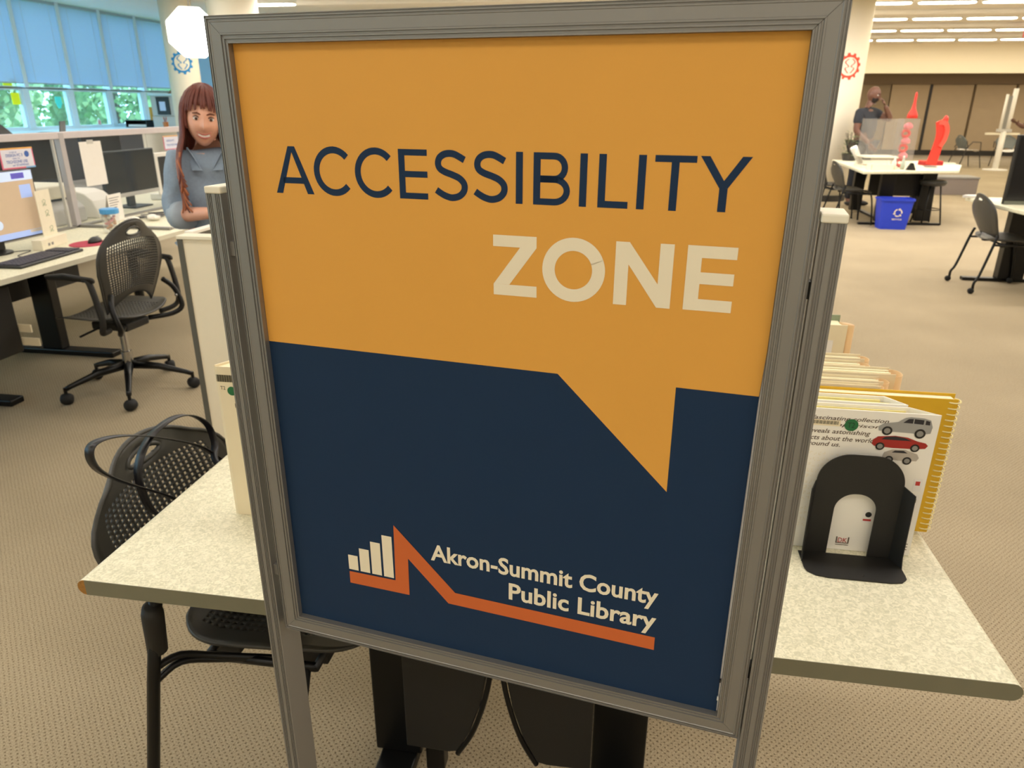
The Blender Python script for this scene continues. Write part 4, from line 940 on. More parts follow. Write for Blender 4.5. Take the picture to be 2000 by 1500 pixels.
bf = thing('blue_poster', 'pale blue leaflet standing on the window counter beside the orange folder', 'leaflet', (-9.03, 13.75, 1.0805)); bx(-.11, .11, -.005, .005, 0, .36).build('leaflet', mat('pale_blue_leaflet', '9fb6e0', .6), bf); MB().prism(disc(.0, .14, .035), .002, Fx(-.006)).build('emblem', mat('teal_ink', '2f7f8f'), bf)
cu2 = thing('pencil_cup', 'small cup of pens on the window counter below the copier', 'cup', (-8.30, 12.6, 1.0805)); MB().lathe([(.04, 0), (.05, .12)], seg=14).build('cup', mat('orange_cup', 'd98a55', .5), cu2)
for k in range(4): MB().tube([(0, 0, .05), (.03*math.cos(k*1.6), .03*math.sin(k*1.6), .2)], .005, 5).build('pen', m_black if k % 2 else m_red, cu2)
cones = thing('pointed_ornament', 'small brown pointed ornament on top of the copier', 'ornament', (-8.62, 13.45, 1.682)); MB().prism([(-.09, 0), (.07, 0), (.06, .13), (.03, .1)], .03, Matrix.Rotation(PI/2, 4, 'X')).build('cone', mat('brown_card', '8a6b52', .7), cones); MB().lathe([(.03, 0), (.03, .11)], (.11, 0, 0), 10).build('tube', m_white, cones)
# ================================================================ right side of the room
rt = thing('work_table', 'cream work table cluttered with red gadgets in the middle distance', 'table', (0, 0, 0))
rp = [(2.95, 10.25), (4.25, 10.66), (4.70, 11.75), (4.50, 12.5), (3.10, 12.5)]
MB().prism(rp, .035).build('tabletop', m_lam, rt, bevel=.006).location.z = .70
for (x, y) in ((3.45, 10.85), (4.02, 11.0)):
    bx(x-.09, x+.09, y-.05, y+.05, .03, .70).build('column_leg', m_blackm, rt, bevel=.006)
MB().prism([(3.12, 10.68), (4.2, 10.78), (4.2, 10.84), (3.12, 10.74)], .03).build('foot_bar', m_blackm, rt); bx(3.5, 3.56, 10.8, 12.3, 0, .03).build('foot_bar', m_blackm, rt); bx(3.3, 4.1, 11.1, 11.14, .35, .68).build('modesty_panel', m_tex_black, rt)
bx(3.35, 3.5, 12.0, 12.1, .03, .7).build('column_leg', m_blackm, rt); bx(4.2, 4.35, 12.0, 12.1, 0, .7).build('column_leg', m_blackm, rt)
bn = thing('recycling_bin', 'blue plastic recycling bin with white print in front of the cluttered table', 'bin', (3.45, 10.42, 0))
g = MB(); a, b = (.165, .11), (.20, .14)
def ringr(wd, dp, z, n=6, r=.03):
    P = []
    for cx, cy, s0 in ((wd-r, dp-r, 0), (-wd+r, dp-r, 90), (-wd+r, -dp+r, 180), (wd-r, -dp+r, 270)):
        P += [(cx+r*math.cos(math.radians(s0+90*i/n)), cy+r*math.sin(math.radians(s0+90*i/n)), z) for i in range(n+1)]
    return P
R0 = ringr(*a, 0); R1 = ringr(*b, .37); R2 = ringr(.212, .152, .37); R3 = ringr(.212, .152, .395); R4 = ringr(.195, .135, .395); R5 = ringr(.155, .10, .02)
k = len(R0); vs = R0+R1+R2+R3+R4+R5; f_ = [tuple(range(k-1, -1, -1)), tuple(range(5*k, 6*k))]
for q_ in range(5): f_ += [(q_*k+i, q_*k+(i+1) % k, (q_+1)*k+(i+1) % k, (q_+1)*k+i) for i in range(k)]
g.add(vs, f_).build('bin_body', m_blue, bn)
Mb = Matrix.Translation((0, -.13, .11)) @ Matrix.Rotation(PI/2+.09, 4, 'X'); g = MB()
for k in range(3):
    a0 = 90+120*k; stroke(g, arc(.02, .11, .045, .045, a0+18, a0+95, 6), .014, Mb)
    ang = math.radians(a0+100); cx, cy = .02+.045*math.cos(ang), .11+.045*math.sin(ang)
    g.poly([(cx+.02*math.cos(ang), cy+.02*math.sin(ang), 0), (cx-.02*math.cos(ang), cy-.02*math.sin(ang), 0), (cx-.02*math.sin(ang), cy+.02*math.cos(ang), 0)], Mb)
text_mb(g, 'RECYCLE', -.04, .08, .015, .035, Mb @ Matrix.Translation((0, 0, .0)), bold=.02)
g.build('recycling_print', m_white_print, bn)

nch = stack_chair('black perforated chair on castors at the right edge, pulled up to the near right table', casters=True, n=26, loc=(3.28, 6.94, 0), rz=0)
proto = stack_chair('black perforated chair at the left of the cluttered table, the nearer one', n=14, loc=(3.02, 10.86, 0), rz=.08, group='chairs around the cluttered table', hf=.35)
copy_tree(proto, (2.93, 11.5, 0), .1, 'black perforated chair at the left of the cluttered table, half hidden by the sign post')
sl_ = thing('stool', 'black stool with thin legs under the right end of the cluttered table', 'stool', (4.07, 10.95, 0))
MB().lathe([(.05, .50), (.15, .52), (.17, .56), (.16, .585), (.05, .59)], seg=24).build('seat', m_black2, sl_, smooth=True)
for k in range(4):
    a_ = PI/4+k*PI/2+.2; MB().tube([(.10*math.cos(a_), .10*math.sin(a_), .52), (.19*math.cos(a_), .19*math.sin(a_), 0)], .011, 8).build('leg', m_blackm, sl_, smooth=True)
MB().tube([(.15*math.cos(2*PI*i/20), .15*math.sin(2*PI*i/20), .2) for i in range(20)], .007, 6, closed=True).build('foot_ring', m_blackm, sl_, smooth=True)
m_greych = mat('grey_shell', '6f7472', .5)
def grey_chair(label, loc, rz):
    t = thing('grey_shell_chair', label, 'chair', loc, rz, 'grey chairs by the far folding partition')
    shell_seat(t, n=10, m=m_paper); shell_back(t, n=12, hole_frac=.3, m=m_greych)
    for s in (-1, 1):
        MB().tube([(-.19, s*.22, .50), (-.22, s*.235, .40), (-.34, s*.26, .0)], .013, 6).build('leg', m_dark, t)
        MB().tube([(.1, s*.225, .42), (.17, s*.235, .40), (.27, s*.25, .0)], .013, 6).build('leg', m_dark, t)
        MB().tube([(-.22, s*.26, .50), (-.1, s*.29, .66), (.12, s*.29, .65), (.17, s*.26, .44)], .013, 6).build('arm', m_dark, t)
    return t
grey_chair('grey chair left of the white pole near the folding partition, seen from the side', (8.85, 21.95, 0), .2)
grey_chair('grey chair directly behind the white pole, facing the camera', (9.85, 22.1, 0), -1.8)
grey_chair('grey chair right of the white pole near the folding partition', (10.5, 22.0, 0), -2.0)

# near right table with big black monitor
r2 = thing('work_table', 'cream table at the right edge under the tall black monitor', 'table', (3.10, 6.35, 0))
MB().prism([(0.05, 0), (1.8, 0), (1.8, 1.12), (-.02, 1.12), (.0, .6)], .032).build('tabletop', m_lam, r2, bevel=.006).location.z = .703
bx(.30, .52, .86, .96, .03, .703).build('column_leg', m_blackm, r2, bevel=.006); bx(.02, 1.4, .89, .96, 0, .03).build('foot_bar', m_blackm, r2, bevel=.004); bx(.5, 1.5, .9, .93, .4, .7).build('modesty_panel', m_tex_black, r2)
bx(1.4, 1.6, .1, .2, 0, .703).build('column_leg', m_blackm, r2)
bm_ = thing('large_monitor', 'tall black monitor cut off by the right edge of the picture', 'monitor', (3.56, 6.95, .736), math.radians(-90+4))
bx(-.03, .012, -.40, .38, .0, .565).build('bezel', m_black, bm_, bevel=.005); bx(.0122, .0135, -.385, .365, .05, .55).build('screen', m_screen, bm_)
bx(.0122, .015, -.40, .38, .0, .03).build('lower_trim', mat('olive_trim', '6f7265', .5), bm_); bx(-.12, .06, -.2, .2, -.001, .01).build('stand_base', m_black, bm_)
lf = thing('white_flap', 'white tapered paper tip jutting from the back corner of the right edge table', 'paper', (3.08, 7.40, .737), .2); MB().prism([(-.06, 0), (.12, -.06), (.14, .05), (.0, .05)], .02).build('sheet', m_paper, lf)

# gadgets on the cluttered table
ac = thing('acrylic_case', 'clear acrylic display case on the cluttered table in front of the man', 'case', (3.30, 11.0, .736))
for nme, b_ in (('front_pane', (-.21, .21, -.2, -.192, 0, .62)), ('back_pane', (-.21, .21, .192, .2, 0, .62)), ('side_pane', (-.21, -.202, -.19, .19, 0, .62)), ('side_pane', (.202, .21, -.19, .19, 0, .62)), ('top_pane', (-.21, .21, -.2, .2, .62, .628))):
    bx(*b_).build(nme, mat('clear_case_acrylic', 'cfcac2', .1, alpha=.10, spec=.6), ac)
bx(-.22, .22, -.21, .21, 0, .03).build('base', m_cap, ac); bx(-.215, .215, -.205, .205, .135, .15).build('shelf', m_cap, ac)
c2_ = thing('acrylic_case', 'narrow clear case holding stacked pink and red pieces beside the larger one', 'case', (3.66, 11.1, .736))
for b_ in ((-.11, .11, -.1, -.094, 0, .63), (-.11, .11, .094, .1, 0, .63), (-.11, -.104, -.09, .09, 0, .63), (.104, .11, -.09, .09, 0, .63)): bx(*b_).build('pane', mat('clear_case_acrylic', 'cfcac2', .1, alpha=.10), c2_)
for k in range(6):
    pc_ = thing('plastic_piece', ['red ring lowest', 'pink block second from the bottom', 'red wedge third from the bottom', 'pink knob in the middle', 'red ring second from the top', 'pink ring topmost'][k]+' in the narrow clear case', 'model', (3.645+.02*(k % 2), 11.1, .75+k*.095), group='pieces stacked in the narrow case')
    if k % 2: MB().lathe([(.02, 0), (.06, .02), (.055, .06), (.02, .09)], seg=14).build('body', mat('pink_plastic', 'ee7f86', .5), pc_, smooth=True)
    else: MB().tube([(.05*math.cos(a), 0, .045+.04*math.sin(a)) for a in [2*PI*i/14 for i in range(14)]], .02, 8, closed=True).build('body', m_red, pc_, smooth=True)
sp_ = thing('red_spire', 'bright red pointed model standing tall on the narrow clear case', 'model', (3.69, 11.1, 1.368))
MB().lathe([(.068, 0), (.062, .05), (.03, .12), (.018, .2), (.016, .3), (.008, .33)], seg=14).build('spire', m_red, sp_, smooth=True)
rb = thing('red_ribbon_model', 'large red curved model leaning on the cluttered table', 'model', (4.08, 11.2, .736))
def ribbon(pts, w0, th):
    P = smoothpath(pts, 5); g = MB(); vs = []
    for i, p in enumerate(P):
        d = (P[min(i+1, len(P)-1)]-P[max(i-1, 0)]).normalized(); nn = Vector((-d.z, 0, d.x))*w0(i/(len(P)-1))
        vs += [p-nn, p+nn]
    return g.add(vs, [(2*i, 2*i+1, 2*i+3, 2*i+2) for i in range(len(P)-1)])
ribbon([(0.0, 0, .03), (.03, 0, .2), (.05, 0, .4), (.02, 0, .55), (.0, 0, .60)], lambda t: .065-.02*t, 0).build('long_strip', m_red, rb, solid=.03)
ribbon([(.0, 0, .58), (.07, -.02, .57), (.11, -.02, .48), (.10, -.02, .36), (.06, -.02, .27)], lambda t: .032-.006*t, 0).build('curled_strip', mat('light_red_plastic', 'ee5a48', .5), rb, solid=.03)
MB().ball((.075, 0, .61), (.035, .03, .06), 12, 8).build('tip', m_red, rb, smooth=True)
bx(-.07, .07, -.05, .05, 0, .012).build('foot', m_grey, rb); rb.location.z = .738
rx = thing('red_box', 'flat dark red box at the right of the cluttered table', 'box', (4.22, 11.6, .736), .2); bx(-.14, .14, -.08, .08, 0, .05).build('body', mat('dark_red', 'b01f20', .5), rx, bevel=.004); bx(-.14, .14, -.08, .08, .052, .06).build('lid', m_red, rx, bevel=.003)
rl = thing('paper_roll', 'white roll leaning over the left corner of the cluttered table', 'roll', (3.18, 11.25, .765)); rl.rotation_euler = (0, -.55, 0)
MB().lathe([(.02, 0), (.035, 0), (.05, .24), (.045, .26), (.02, .26)], seg=18).build('tube', m_white, rl, smooth=True)
tyl = thing('picture_frame', 'flat framed tile on the right corner of the cluttered table', 'frame', (4.50, 12.05, .737), .3)
bx(-.12, .12, -.2, .2, 0, .012).build('frame', m_cap, tyl); bx(-.09, .09, -.17, .17, .0121, .014).build('inset', mat('muted_green', '8f9a82', .6), tyl)
for k, (x, y, c, lb_) in enumerate(((3.42, 10.62, 'e8e3d8', 'small white bottle in front of the clear display case'), (3.56, 10.72, 'b9c0b0', 'small grey green jar right of the white bottle'))):
    t = thing('small_bottle', lb_, 'bottle', (x, y, .736)); MB().lathe([(.025, 0), (.027, .09), (.012, .12), (.012, .15)], seg=12).build('bottle', mat('bottle_'+c, c, .5), t, smooth=True); MB().lathe([(.014, .15), (.014, .17)], seg=10).build('cap', m_white, t)
st_ = thing('tape_dispenser', 'small black triangular object near the front edge of the cluttered table', 'dispenser', (3.62, 10.60, .736)); MB().prism([(-.06, 0), (.06, 0), (.02, .09), (-.01, .09)], .04, Matrix.Rotation(PI/2, 4, 'X')).build('body', m_black, st_)
sk = thing('parts_tray', 'low clear tray of small parts left of the black triangular object', 'tray', (3.22, 10.52, .736), .2); MB().box(-.15, .15, -.07, .07, 0, .01).box(-.15, -.14, -.07, .07, .01, .07).box(.14, .15, -.07, .07, .01, .07).box(-.15, .15, -.07, -.06, .01, .07).box(-.15, .15, .06, .07, .01, .07).build('tray', m_cap, sk)

# grey low chest on the floor
gb = thing('storage_chest', 'low grey chest on the carpet beyond the cluttered table', 'chest', (5.85, 14.95, 0))
bx(-.42, .42, -.15, .35, 0, .29).build('body', mat('grey_brown_chest', '857a72', .7), gb, bevel=.006); bx(-.43, .43, -.16, .36, .29, .32).build('lid', m_grey, gb, bevel=.004)
rcl = thing('red_cloth', 'red folded piece lying over the left corner of the grey chest', 'cloth', (5.35, 14.9, .322), .3); bx(-.13, .13, -.06, .1, 0, .05).build('fold', m_red, rcl, bevel=.01)
# white pole stand
ws_ = thing('pole_stand', 'tall white pole stand with a slotted upper rail near the folding partition', 'stand', (9.25, 21.1, 0))
MB().lathe([(.28, 0), (.28, .02), (.06, .04)], seg=24).build('base', m_white, ws_); MB().tube([(0, 0, .03), (0, 0, .95)], .07, 10).build('lower_pole', m_white, ws_, smooth=True)
for dx in (-.10, .07): MB().tube([(dx, 0, .95), (dx, 0, 1.82 if dx < 0 else 1.95)], .035 if dx < 0 else .06, 8).build('upper_rail', m_white, ws_, smooth=True)
bx(-.09, .05, -.02, .02, 1.0, 1.78).build('slot', m_grey, ws_); bx(-.16, .16, -.06, .06, .93, 1.0).build('clamp', m_lgrey, ws_); bx(-.42, .38, -.02, .02, .86, .91).build('cross_arm', m_cap, ws_)
# potted plant on the far table
pp = thing('potted_plant', 'leafy green plant in a dark pot in front of the red gear column', 'plant', (3.30, 12.33, .736))
MB().lathe([(.09, 0), (.115, .10), (.12, .10), (.10, .085)], seg=18).build('pot', m_dark, pp)
g = MB(); rnd = random.Random(5)
for k in range(170):
    a = rnd.uniform(0, 2*PI); r_ = rnd.uniform(.03, .17); z = rnd.uniform(.1, .48)*(1-.35*r_/.17)
    c0 = Vector((r_*math.cos(a), r_*math.sin(a), z)); d = Vector((math.cos(a), math.sin(a), rnd.uniform(-.3, .6))).normalized(); s_ = d.cross(Vector((0, 0, 1))).normalized()*.011; l = rnd.uniform(.04, .07)
    g.add([c0, c0+d*l*.5+s_, c0+d*l, c0+d*l*.5-s_], [(0, 1, 2, 3)])
g.build('leaves', mat('plant_leaf', '6f7d54', .5, var=.4, vscale=20), pp)['kind'] = 'stuff'
g = MB()
for k in range(9): a = k*.7; g.tube([(0, 0, .08), (.05*math.cos(a), .05*math.sin(a), .25), (.1*math.cos(a), .1*math.sin(a), .4)], .004, 4)
g.build('stems', m_bark, pp)
# ================================================================ people
def skin(nodes, edges, root, sub=2):
    ks = list(nodes); me = bpy.data.meshes.new('sk'); me.from_pydata([nodes[k][0] for k in ks], [(ks.index(a), ks.index(b)) for a, b in edges], [])
    o = bpy.data.objects.new('sk', me); C.objects.link(o); md = o.modifiers.new('s', 'SKIN'); md.use_smooth_shade = True
    for k, sv in zip(ks, me.skin_vertices[0].data):
        r = nodes[k][1]; sv.radius = r if isinstance(r, tuple) else (r, r); sv.use_root = (k == root)
    s2 = o.modifiers.new('b', 'SUBSURF'); s2.levels = sub; s2.render_levels = sub
    dg = bpy.context.evaluated_depsgraph_get(); em = o.evaluated_get(dg).to_mesh()
    g = MB(); g.v = [tuple(v.co) for v in em.vertices]; g.f = [list(p.vertices) for p in em.polygons]; g.mi = [0]*len(g.f)
    o.evaluated_get(dg).to_mesh_clear(); bpy.data.objects.remove(o); bpy.data.meshes.remove(me)
    return g
def head_mb(g, M, s=1.0, beard=0):
    def fn(u, v):
        a = 2*PI*u; t = PI*v; x, y, z = math.sin(t)*math.sin(a), -math.sin(t)*math.cos(a), math.cos(t)
        X, Y, Z = .074*x, .094*y, .116*z
        if z < 0:
            k = (-z)**1.4; X *= 1-.22*k; Y *= (1-.18*k) if y < 0 else (1-.50*k)
        fr = max(0, -y)
        G = lambda cx, cz, sx, sz: math.exp(-((x-cx)/sx)**2-((z-cz)/sz)**2)*(1 if y < 0 else 0)
        Y -= .021*G(0, -.20, .13, .11)+.010*G(0, .0, .09, .16)+.006*G(0, -.56, .22, .08)+.008*G(0, -.86, .3, .14)+.004*G(0, .27, .5, .12)
        Y += .010*(G(.40, .06, .19, .11)+G(-.40, .06, .19, .11))+.004*G(0, -.42, .3, .05)+.003*G(0, -.70, .2, .05)
        k = G(.55, -.25, .25, .2)+G(-.55, -.25, .25, .2); X *= 1+.05*k; Y -= .004*k
        return tuple(Vector((X, Y, Z))*s)
    g.v_ = len(g.v); q_ = MB().grid(fn, 48, 36); g.add(q_.v, q_.f, M)
    for sx in (-1, 1): g.ball((0, 0, 0), (.010*s, .020*s, .030*s), 10, 8, M=M @ Matrix.Translation((sx*.075*s, .008*s, -.008*s)) @ Matrix.Rotation(-sx*.3, 4, 'Z'))
def face_parts(t, M, s=1, lipc='b0584f', smile=False, brow='5a3226'):
    m_eye = mat('eye_white', 'efe9e4', .3, var=0); m_iris = mat('iris_brown', '3a2418', .3)
    for sx in (-1, 1):
        e = MB().ball((0, 0, 0), (.0125*s, .0125*s, .0078*s), 12, 8, M=M @ Matrix.Translation((sx*.030*s, -.0745*s, .007*s))).build('eye', m_eye, t, smooth=True)
        MB().ball((0, 0, 0), (.0060*s, .003*s, .0062*s), 10, 6, M=M @ Matrix.Translation((sx*.030*s, -.0862*s, .007*s))).build('iris', m_iris, e, smooth=True)
        MB().tube([M @ Vector((sx*x*s, y*s, z*s)) for x, y, z in ((.012, -.0905, .026), (.026, -.091, .032), (.044, -.080, .028))], [.003*s, .0035*s, .002*s], 6).build('eyebrow', mat('brow_'+brow, brow, .8), t, smooth=True)
        MB().tube([M @ Vector((sx*x*s, y*s, z*s)) for x, y, z in ((.018, -.0850, .013), (.030, -.0885, .019), (.042, -.081, .014))], .0018*s, 5).build('upper_lid', mat('lash', '33211c', .8), t, smooth=True)
    w_ = .030 if smile else .021; dz = .012 if smile else .001
    def lip(z0, y0, th, nm):
        MB().tube([M @ Vector((x*s, (y0+.010*(x/w_)**2)*s, (z0+dz*(x/w_)**2)*s)) for x in [w_*(i/5-1) for i in range(11)]], [th*s*(.35+.65*(1-abs(i/5-1)**2)) for i in range(11)], 6).build(nm, mat('lip_'+lipc, lipc, .4), t, smooth=True)
    if smile:
        g = MB()
        for i in range(9):
            x = -.0222+.0050*i; yy = -.0985+.010*(x/w_)**2; zz = -.0615+dz*(x/w_)**2; g.box(x, x+.0047, yy, yy+.004, zz-.006, zz+.005)
        g.v = [tuple(M @ (Vector(v)*s)) for v in g.v]; g.build('teeth', mat('teeth_white', 'f4efe8', .3, var=0), t)
        lip(-.0555, -.100, .0030, 'upper_lip'); lip(-.0695, -.098, .0042, 'lower_lip')
    else: lip(-.061, -.100, .0036, 'upper_lip'); lip(-.0665, -.099, .0042, 'lower_lip')
def hand(g, wrist, d, palm_n, s=1.0, curl=.35, side=1):
    """five separate fingers on a palm: d = pointing direction, palm_n = out of the palm"""
    d = Vector(d).normalized(); nrm = Vector(palm_n); nrm = (nrm-d*nrm.dot(d)).normalized(); x = d.cross(nrm)*side; w0 = Vector(wrist)
    g.ball((0, 0, 0), (.040*s, .050*s, .014*s), 12, 8, M=Matrix.Translation(w0+d*.045*s) @ Matrix((x, d, nrm)).transposed().to_4x4())
    for i, (ox_, L_) in enumerate(((-.030, .070), (-.010, .080), (.010, .076), (.029, .060))):
        p = w0+x*ox_*s+d*.078*s; P = [p]; ang = 0; dd = d
        for k, f_ in enumerate((.45, .32, .23)):
            ang += curl*(.6 if k == 0 else 1); dd = d*math.cos(ang)+nrm*math.sin(ang); P.append(P[-1]+dd*L_*f_*s)
        g.tube(P, [.0088*s, .0082*s, .0072*s, .0052*s], 8)
    p = w0-x*.032*s+d*.025*s; a = (-x*.8+d*.6).normalized(); b = (-x*.3+d*.9+nrm*.4).normalized()
    g.tube([p, p+a*.030*s, p+a*.030*s+b*.028*s, p+a*.030*s+b*.05*s], [.012*s, .0105*s, .009*s, .006*s], 8)

def clothed(t, N, E_, parts, skinm):
    pass

# ---------------------------------------------------------------- woman smiling behind the partition
m_skinw = mat('fair_skin', 'eab096', .5, var=.04, vscale=15); m_denim = mat('pale_denim_shirt', '8e9fb2', .85, var=.14, vscale=90, bump=.6, bscale=70)
wo = thing('person', 'smiling woman with long auburn hair in a pale blue denim shirt beside the sign', 'person', (-1.86, 3.10, 0), math.radians(22))
# local frame: x to her left, -y forward (towards the camera)
s_ = 1.0
N = {'pelvis': ((0, .03, .92), (.135, .10)), 'waist': ((0, .02, 1.05), (.115, .085)), 'chest': ((0, .01, 1.20), (.135, .095)), 'neckb': ((0, .015, 1.305), (.055, .05)), 'neck': ((.0, .0, 1.37), (.044, .042)), 'skull': ((.0, -.005, 1.43), .05),
     'shR': ((-.135, .02, 1.262), .052), 'elR': ((-.175, -.03, 1.045), .040), 'wrR': ((.02, -.21, 1.075), .025), 'shL': ((.135, .02, 1.262), .052), 'elL': ((.20, .0, 1.03), .038), 'wrL': ((.14, -.20, 1.02), .025),
     'hipR': ((-.085, .03, .86), .085), 'knR': ((-.09, .01, .47), .055), 'anR': ((-.09, .04, .08), .036), 'toR': ((-.10, -.10, .03), .03), 'hipL': ((.085, .03, .86), .085), 'knL': ((.09, .01, .47), .055), 'anL': ((.09, .04, .08), .036), 'toL': ((.10, -.10, .03), .03)}
E_ = [('pelvis', 'waist'), ('waist', 'chest'), ('chest', 'neckb'), ('neckb', 'neck'), ('neck', 'skull'), ('chest', 'shR'), ('shR', 'elR'), ('elR', 'wrR'), ('chest', 'shL'), ('shL', 'elL'), ('elL', 'wrL'),
      ('pelvis', 'hipR'), ('hipR', 'knR'), ('knR', 'anR'), ('anR', 'toR'), ('pelvis', 'hipL'), ('hipL', 'knL'), ('knL', 'anL'), ('anL', 'toL')]
body = skin(N, E_, 'pelvis')
HM = Matrix.Translation((.005, -.03, 1.452)) @ Matrix.Rotation(math.radians(9), 4, 'Z') @ Matrix.Rotation(math.radians(6), 4, 'X') @ Matrix.Rotation(math.radians(6), 4, 'Y')
head_mb(body, HM, .98); hand(body, (.02, -.21, 1.075), (.8, -.5, .05), (0, 0, -1), .92, .3, 1); hand(body, (.14, -.20, 1.02), (.3, -.8, -.1), (0, 0, -1), .92, .3, -1)
body.build('body', m_skinw, wo, smooth=True); face_parts(wo, HM, .98, smile=True, brow='6a3a28')
def infl(keys, k, extra=None):
    d = {q_: (N[q_][0], tuple(r+k for r in (N[q_][1] if isinstance(N[q_][1], tuple) else (N[q_][1],)*2))) for q_ in keys}
    if extra: d.update(extra)
    return d
midR = ((-.125, -.075, 1.052), (.052, .052)); 
sh = skin(infl(['pelvis', 'waist', 'chest', 'shR', 'elR', 'shL', 'elL'], .021, {'cufR': ((-.115, -.085, 1.054), (.056, .056)), 'cufL': ((.18, -.06, 1.025), (.05, .05)), 'col': ((0, .018, 1.298), (.060, .055))}),
          [('pelvis', 'waist'), ('waist', 'chest'), ('chest', 'col'), ('chest', 'shR'), ('shR', 'elR'), ('elR', 'cufR'), ('chest', 'shL'), ('shL', 'elL'), ('elL', 'cufL')], 'pelvis', 3)
sh.v = [tuple(Vector(v)+Vector((noise.noise(Vector(v)*13), noise.noise(Vector(v)*13+Vector((5, 0, 0))), noise.noise(Vector(v)*9+Vector((0, 7, 0)))))*.014+Vector((0, 1, 0))*.005*math.sin(38*v[2]+22*v[0]+5*noise.noise(Vector(v)*8)))  for v in sh.v]
so_ = sh.build('shirt', m_denim, wo, smooth=True)
MB().tube([(-.155, -.052, 1.046), (-.108, -.095, 1.054)], [.060, .062], 16).build('rolled_cuff', mat('pale_denim_cuff', 'a9b4c0', .85, var=.12, vscale=30), so_, smooth=True)
for sx in (-1, 1): MB().add([(sx*.02, -.085, 1.24), (sx*.075, -.045, 1.335), (sx*.085, .0, 1.33), (sx*.06, -.075, 1.24)], [(0, 1, 2, 3)]).build('collar', m_denim, so_, solid=.006)
pa = skin(infl(['pelvis', 'hipR', 'knR', 'anR', 'hipL', 'knL', 'anL'], .014), [('pelvis', 'hipR'), ('hipR', 'knR'), ('knR', 'anR'), ('pelvis', 'hipL'), ('hipL', 'knL'), ('knL', 'anL')], 'pelvis'); pa.build('jeans', mat('light_jeans', '93a7ba', .85, var=.1), wo, smooth=True)
for sx in (-1, 1): MB().ball((sx*.10, -.04, .035), (.045, .12, .035), 12, 8).build('shoe', m_black, wo, smooth=True)
# hair: a cap over the skull plus long locks
m_hair = mat('auburn_hair', '6f3a30', .55, var=.35, vscale=60); m_hair2 = mat('copper_hair_ends', 'a8633f', .55, var=.3, vscale=60)
rnd = random.Random(11)
def capf(u, v):
    a = 2*PI*u; t = v*PI*.62; x, y, z = math.sin(t)*math.sin(a), -math.sin(t)*math.cos(a), math.cos(t)
    return tuple(HM @ (Vector((.086*x, .104*y, .128*z))+Vector((0, .008, .006))))
hc = MB().grid(capf, 40, 14, lambda u, v: not (v > .60 and (u < .15 or u > .85))).build('hair_cap', m_hair, wo, smooth=True, solid=.006)
g = MB()
for k in range(210):
    a = rnd.uniform(.17, .83)*2*PI if k > 26 else rnd.uniform(-.15, .15)*2*PI
    fr = k <= 26; sx = math.sin(a); t0 = rnd.uniform(.02, .22) if fr else rnd.uniform(.05, .55)
    def S(t, rr): x, y, z = math.sin(t)*math.sin(a), -math.sin(t)*math.cos(a), math.cos(t); return HM @ (Vector((.086*x, .104*y, .128*z))*rr+Vector((0, .008, .006)))
    if fr:
        P = [S(t0, 1.02), S(t0+.5, 1.05), S(1.0, 1.06), S(1.22+.12*abs(sx)*2, 1.05)]; R_ = [.004, .006, .006, .002]
    else:
        lo = 1.12+rnd.uniform(-.06, .10); out = Vector((math.copysign(1, sx), 0, 0)); base = S(1.75, 1.02)
        side = abs(sx) > .5 and math.cos(a) > -.2
        fwd = Vector((sx*.02, -.075 if side else .06, 0))
        P = [S(t0, 1.03), S(t0+.7, 1.05), S(1.55, 1.05), base+out*.012+Vector((0, 0, -.06)), base+out*.02+fwd*.6+Vector((0, 0, -.15)), Vector((base.x+sx*.03, base.y+fwd.y, lo+.05)), Vector((base.x+sx*.02+rnd.uniform(-.02, .02), base.y+fwd.y-.01, lo))]
        R_ = None
    P = smoothpath(P, 4); n_ = len(P); g.cur = 0
    f0 = len(g.f); g.tube(P, [(.0075 if not fr else .006)*(1-.65*(i/(n_-1))**3) for i in range(n_)], 5)
    for q_ in range(f0, len(g.f)): g.mi[q_] = 1 if (not fr and (q_-f0) > (len(g.f)-f0)*.62 and k % 3) else 0
o = g.build('long_hair', [m_hair, m_hair2], wo, smooth=True); o['kind'] = 'stuff'

# ---------------------------------------------------------------- man standing behind the cluttered table
m_skinm = mat('brown_skin', '6a4636', .5, var=.06); m_tee = mat('charcoal_tshirt', '2d2f35', .9, var=.1, vscale=12)
mn = thing('person', 'bald bearded man in a dark grey shirt holding a hand to his face', 'person', (3.62, 12.85, 0), math.radians(40))
N = {'pelvis': ((0, .02, .98), (.155, .12)), 'waist': ((0, .0, 1.12), (.15, .12)), 'chest': ((0, .0, 1.33), (.17, .125)), 'neckb': ((0, .01, 1.49), (.075, .07)), 'neck': ((0, -.01, 1.56), (.062, .062)), 'skull': ((0, -.015, 1.63), .06),
     'shR': ((-.185, .02, 1.42), .072), 'elR': ((-.24, .0, 1.15), .052), 'wrR': ((-.14, -.20, .97), .032), 'shL': ((.185, .0, 1.42), .072), 'elL': ((.27, -.22, 1.32), .052), 'wrL': ((.09, -.20, 1.53), .032),
     'hipR': ((-.10, .02, .92), .10), 'knR': ((-.11, .0, .50), .068), 'anR': ((-.11, .04, .09), .045), 'toR': ((-.12, -.12, .035), .035), 'hipL': ((.10, .02, .92), .10), 'knL': ((.11, .0, .50), .068), 'anL': ((.11, .04, .09), .045), 'toL': ((.12, -.12, .035), .035)}
body = skin(N, E_, 'pelvis'); HM = Matrix.Translation((0, -.035, 1.685)) @ Matrix.Rotation(math.radians(12), 4, 'Z') @ Matrix.Rotation(math.radians(10), 4, 'X')
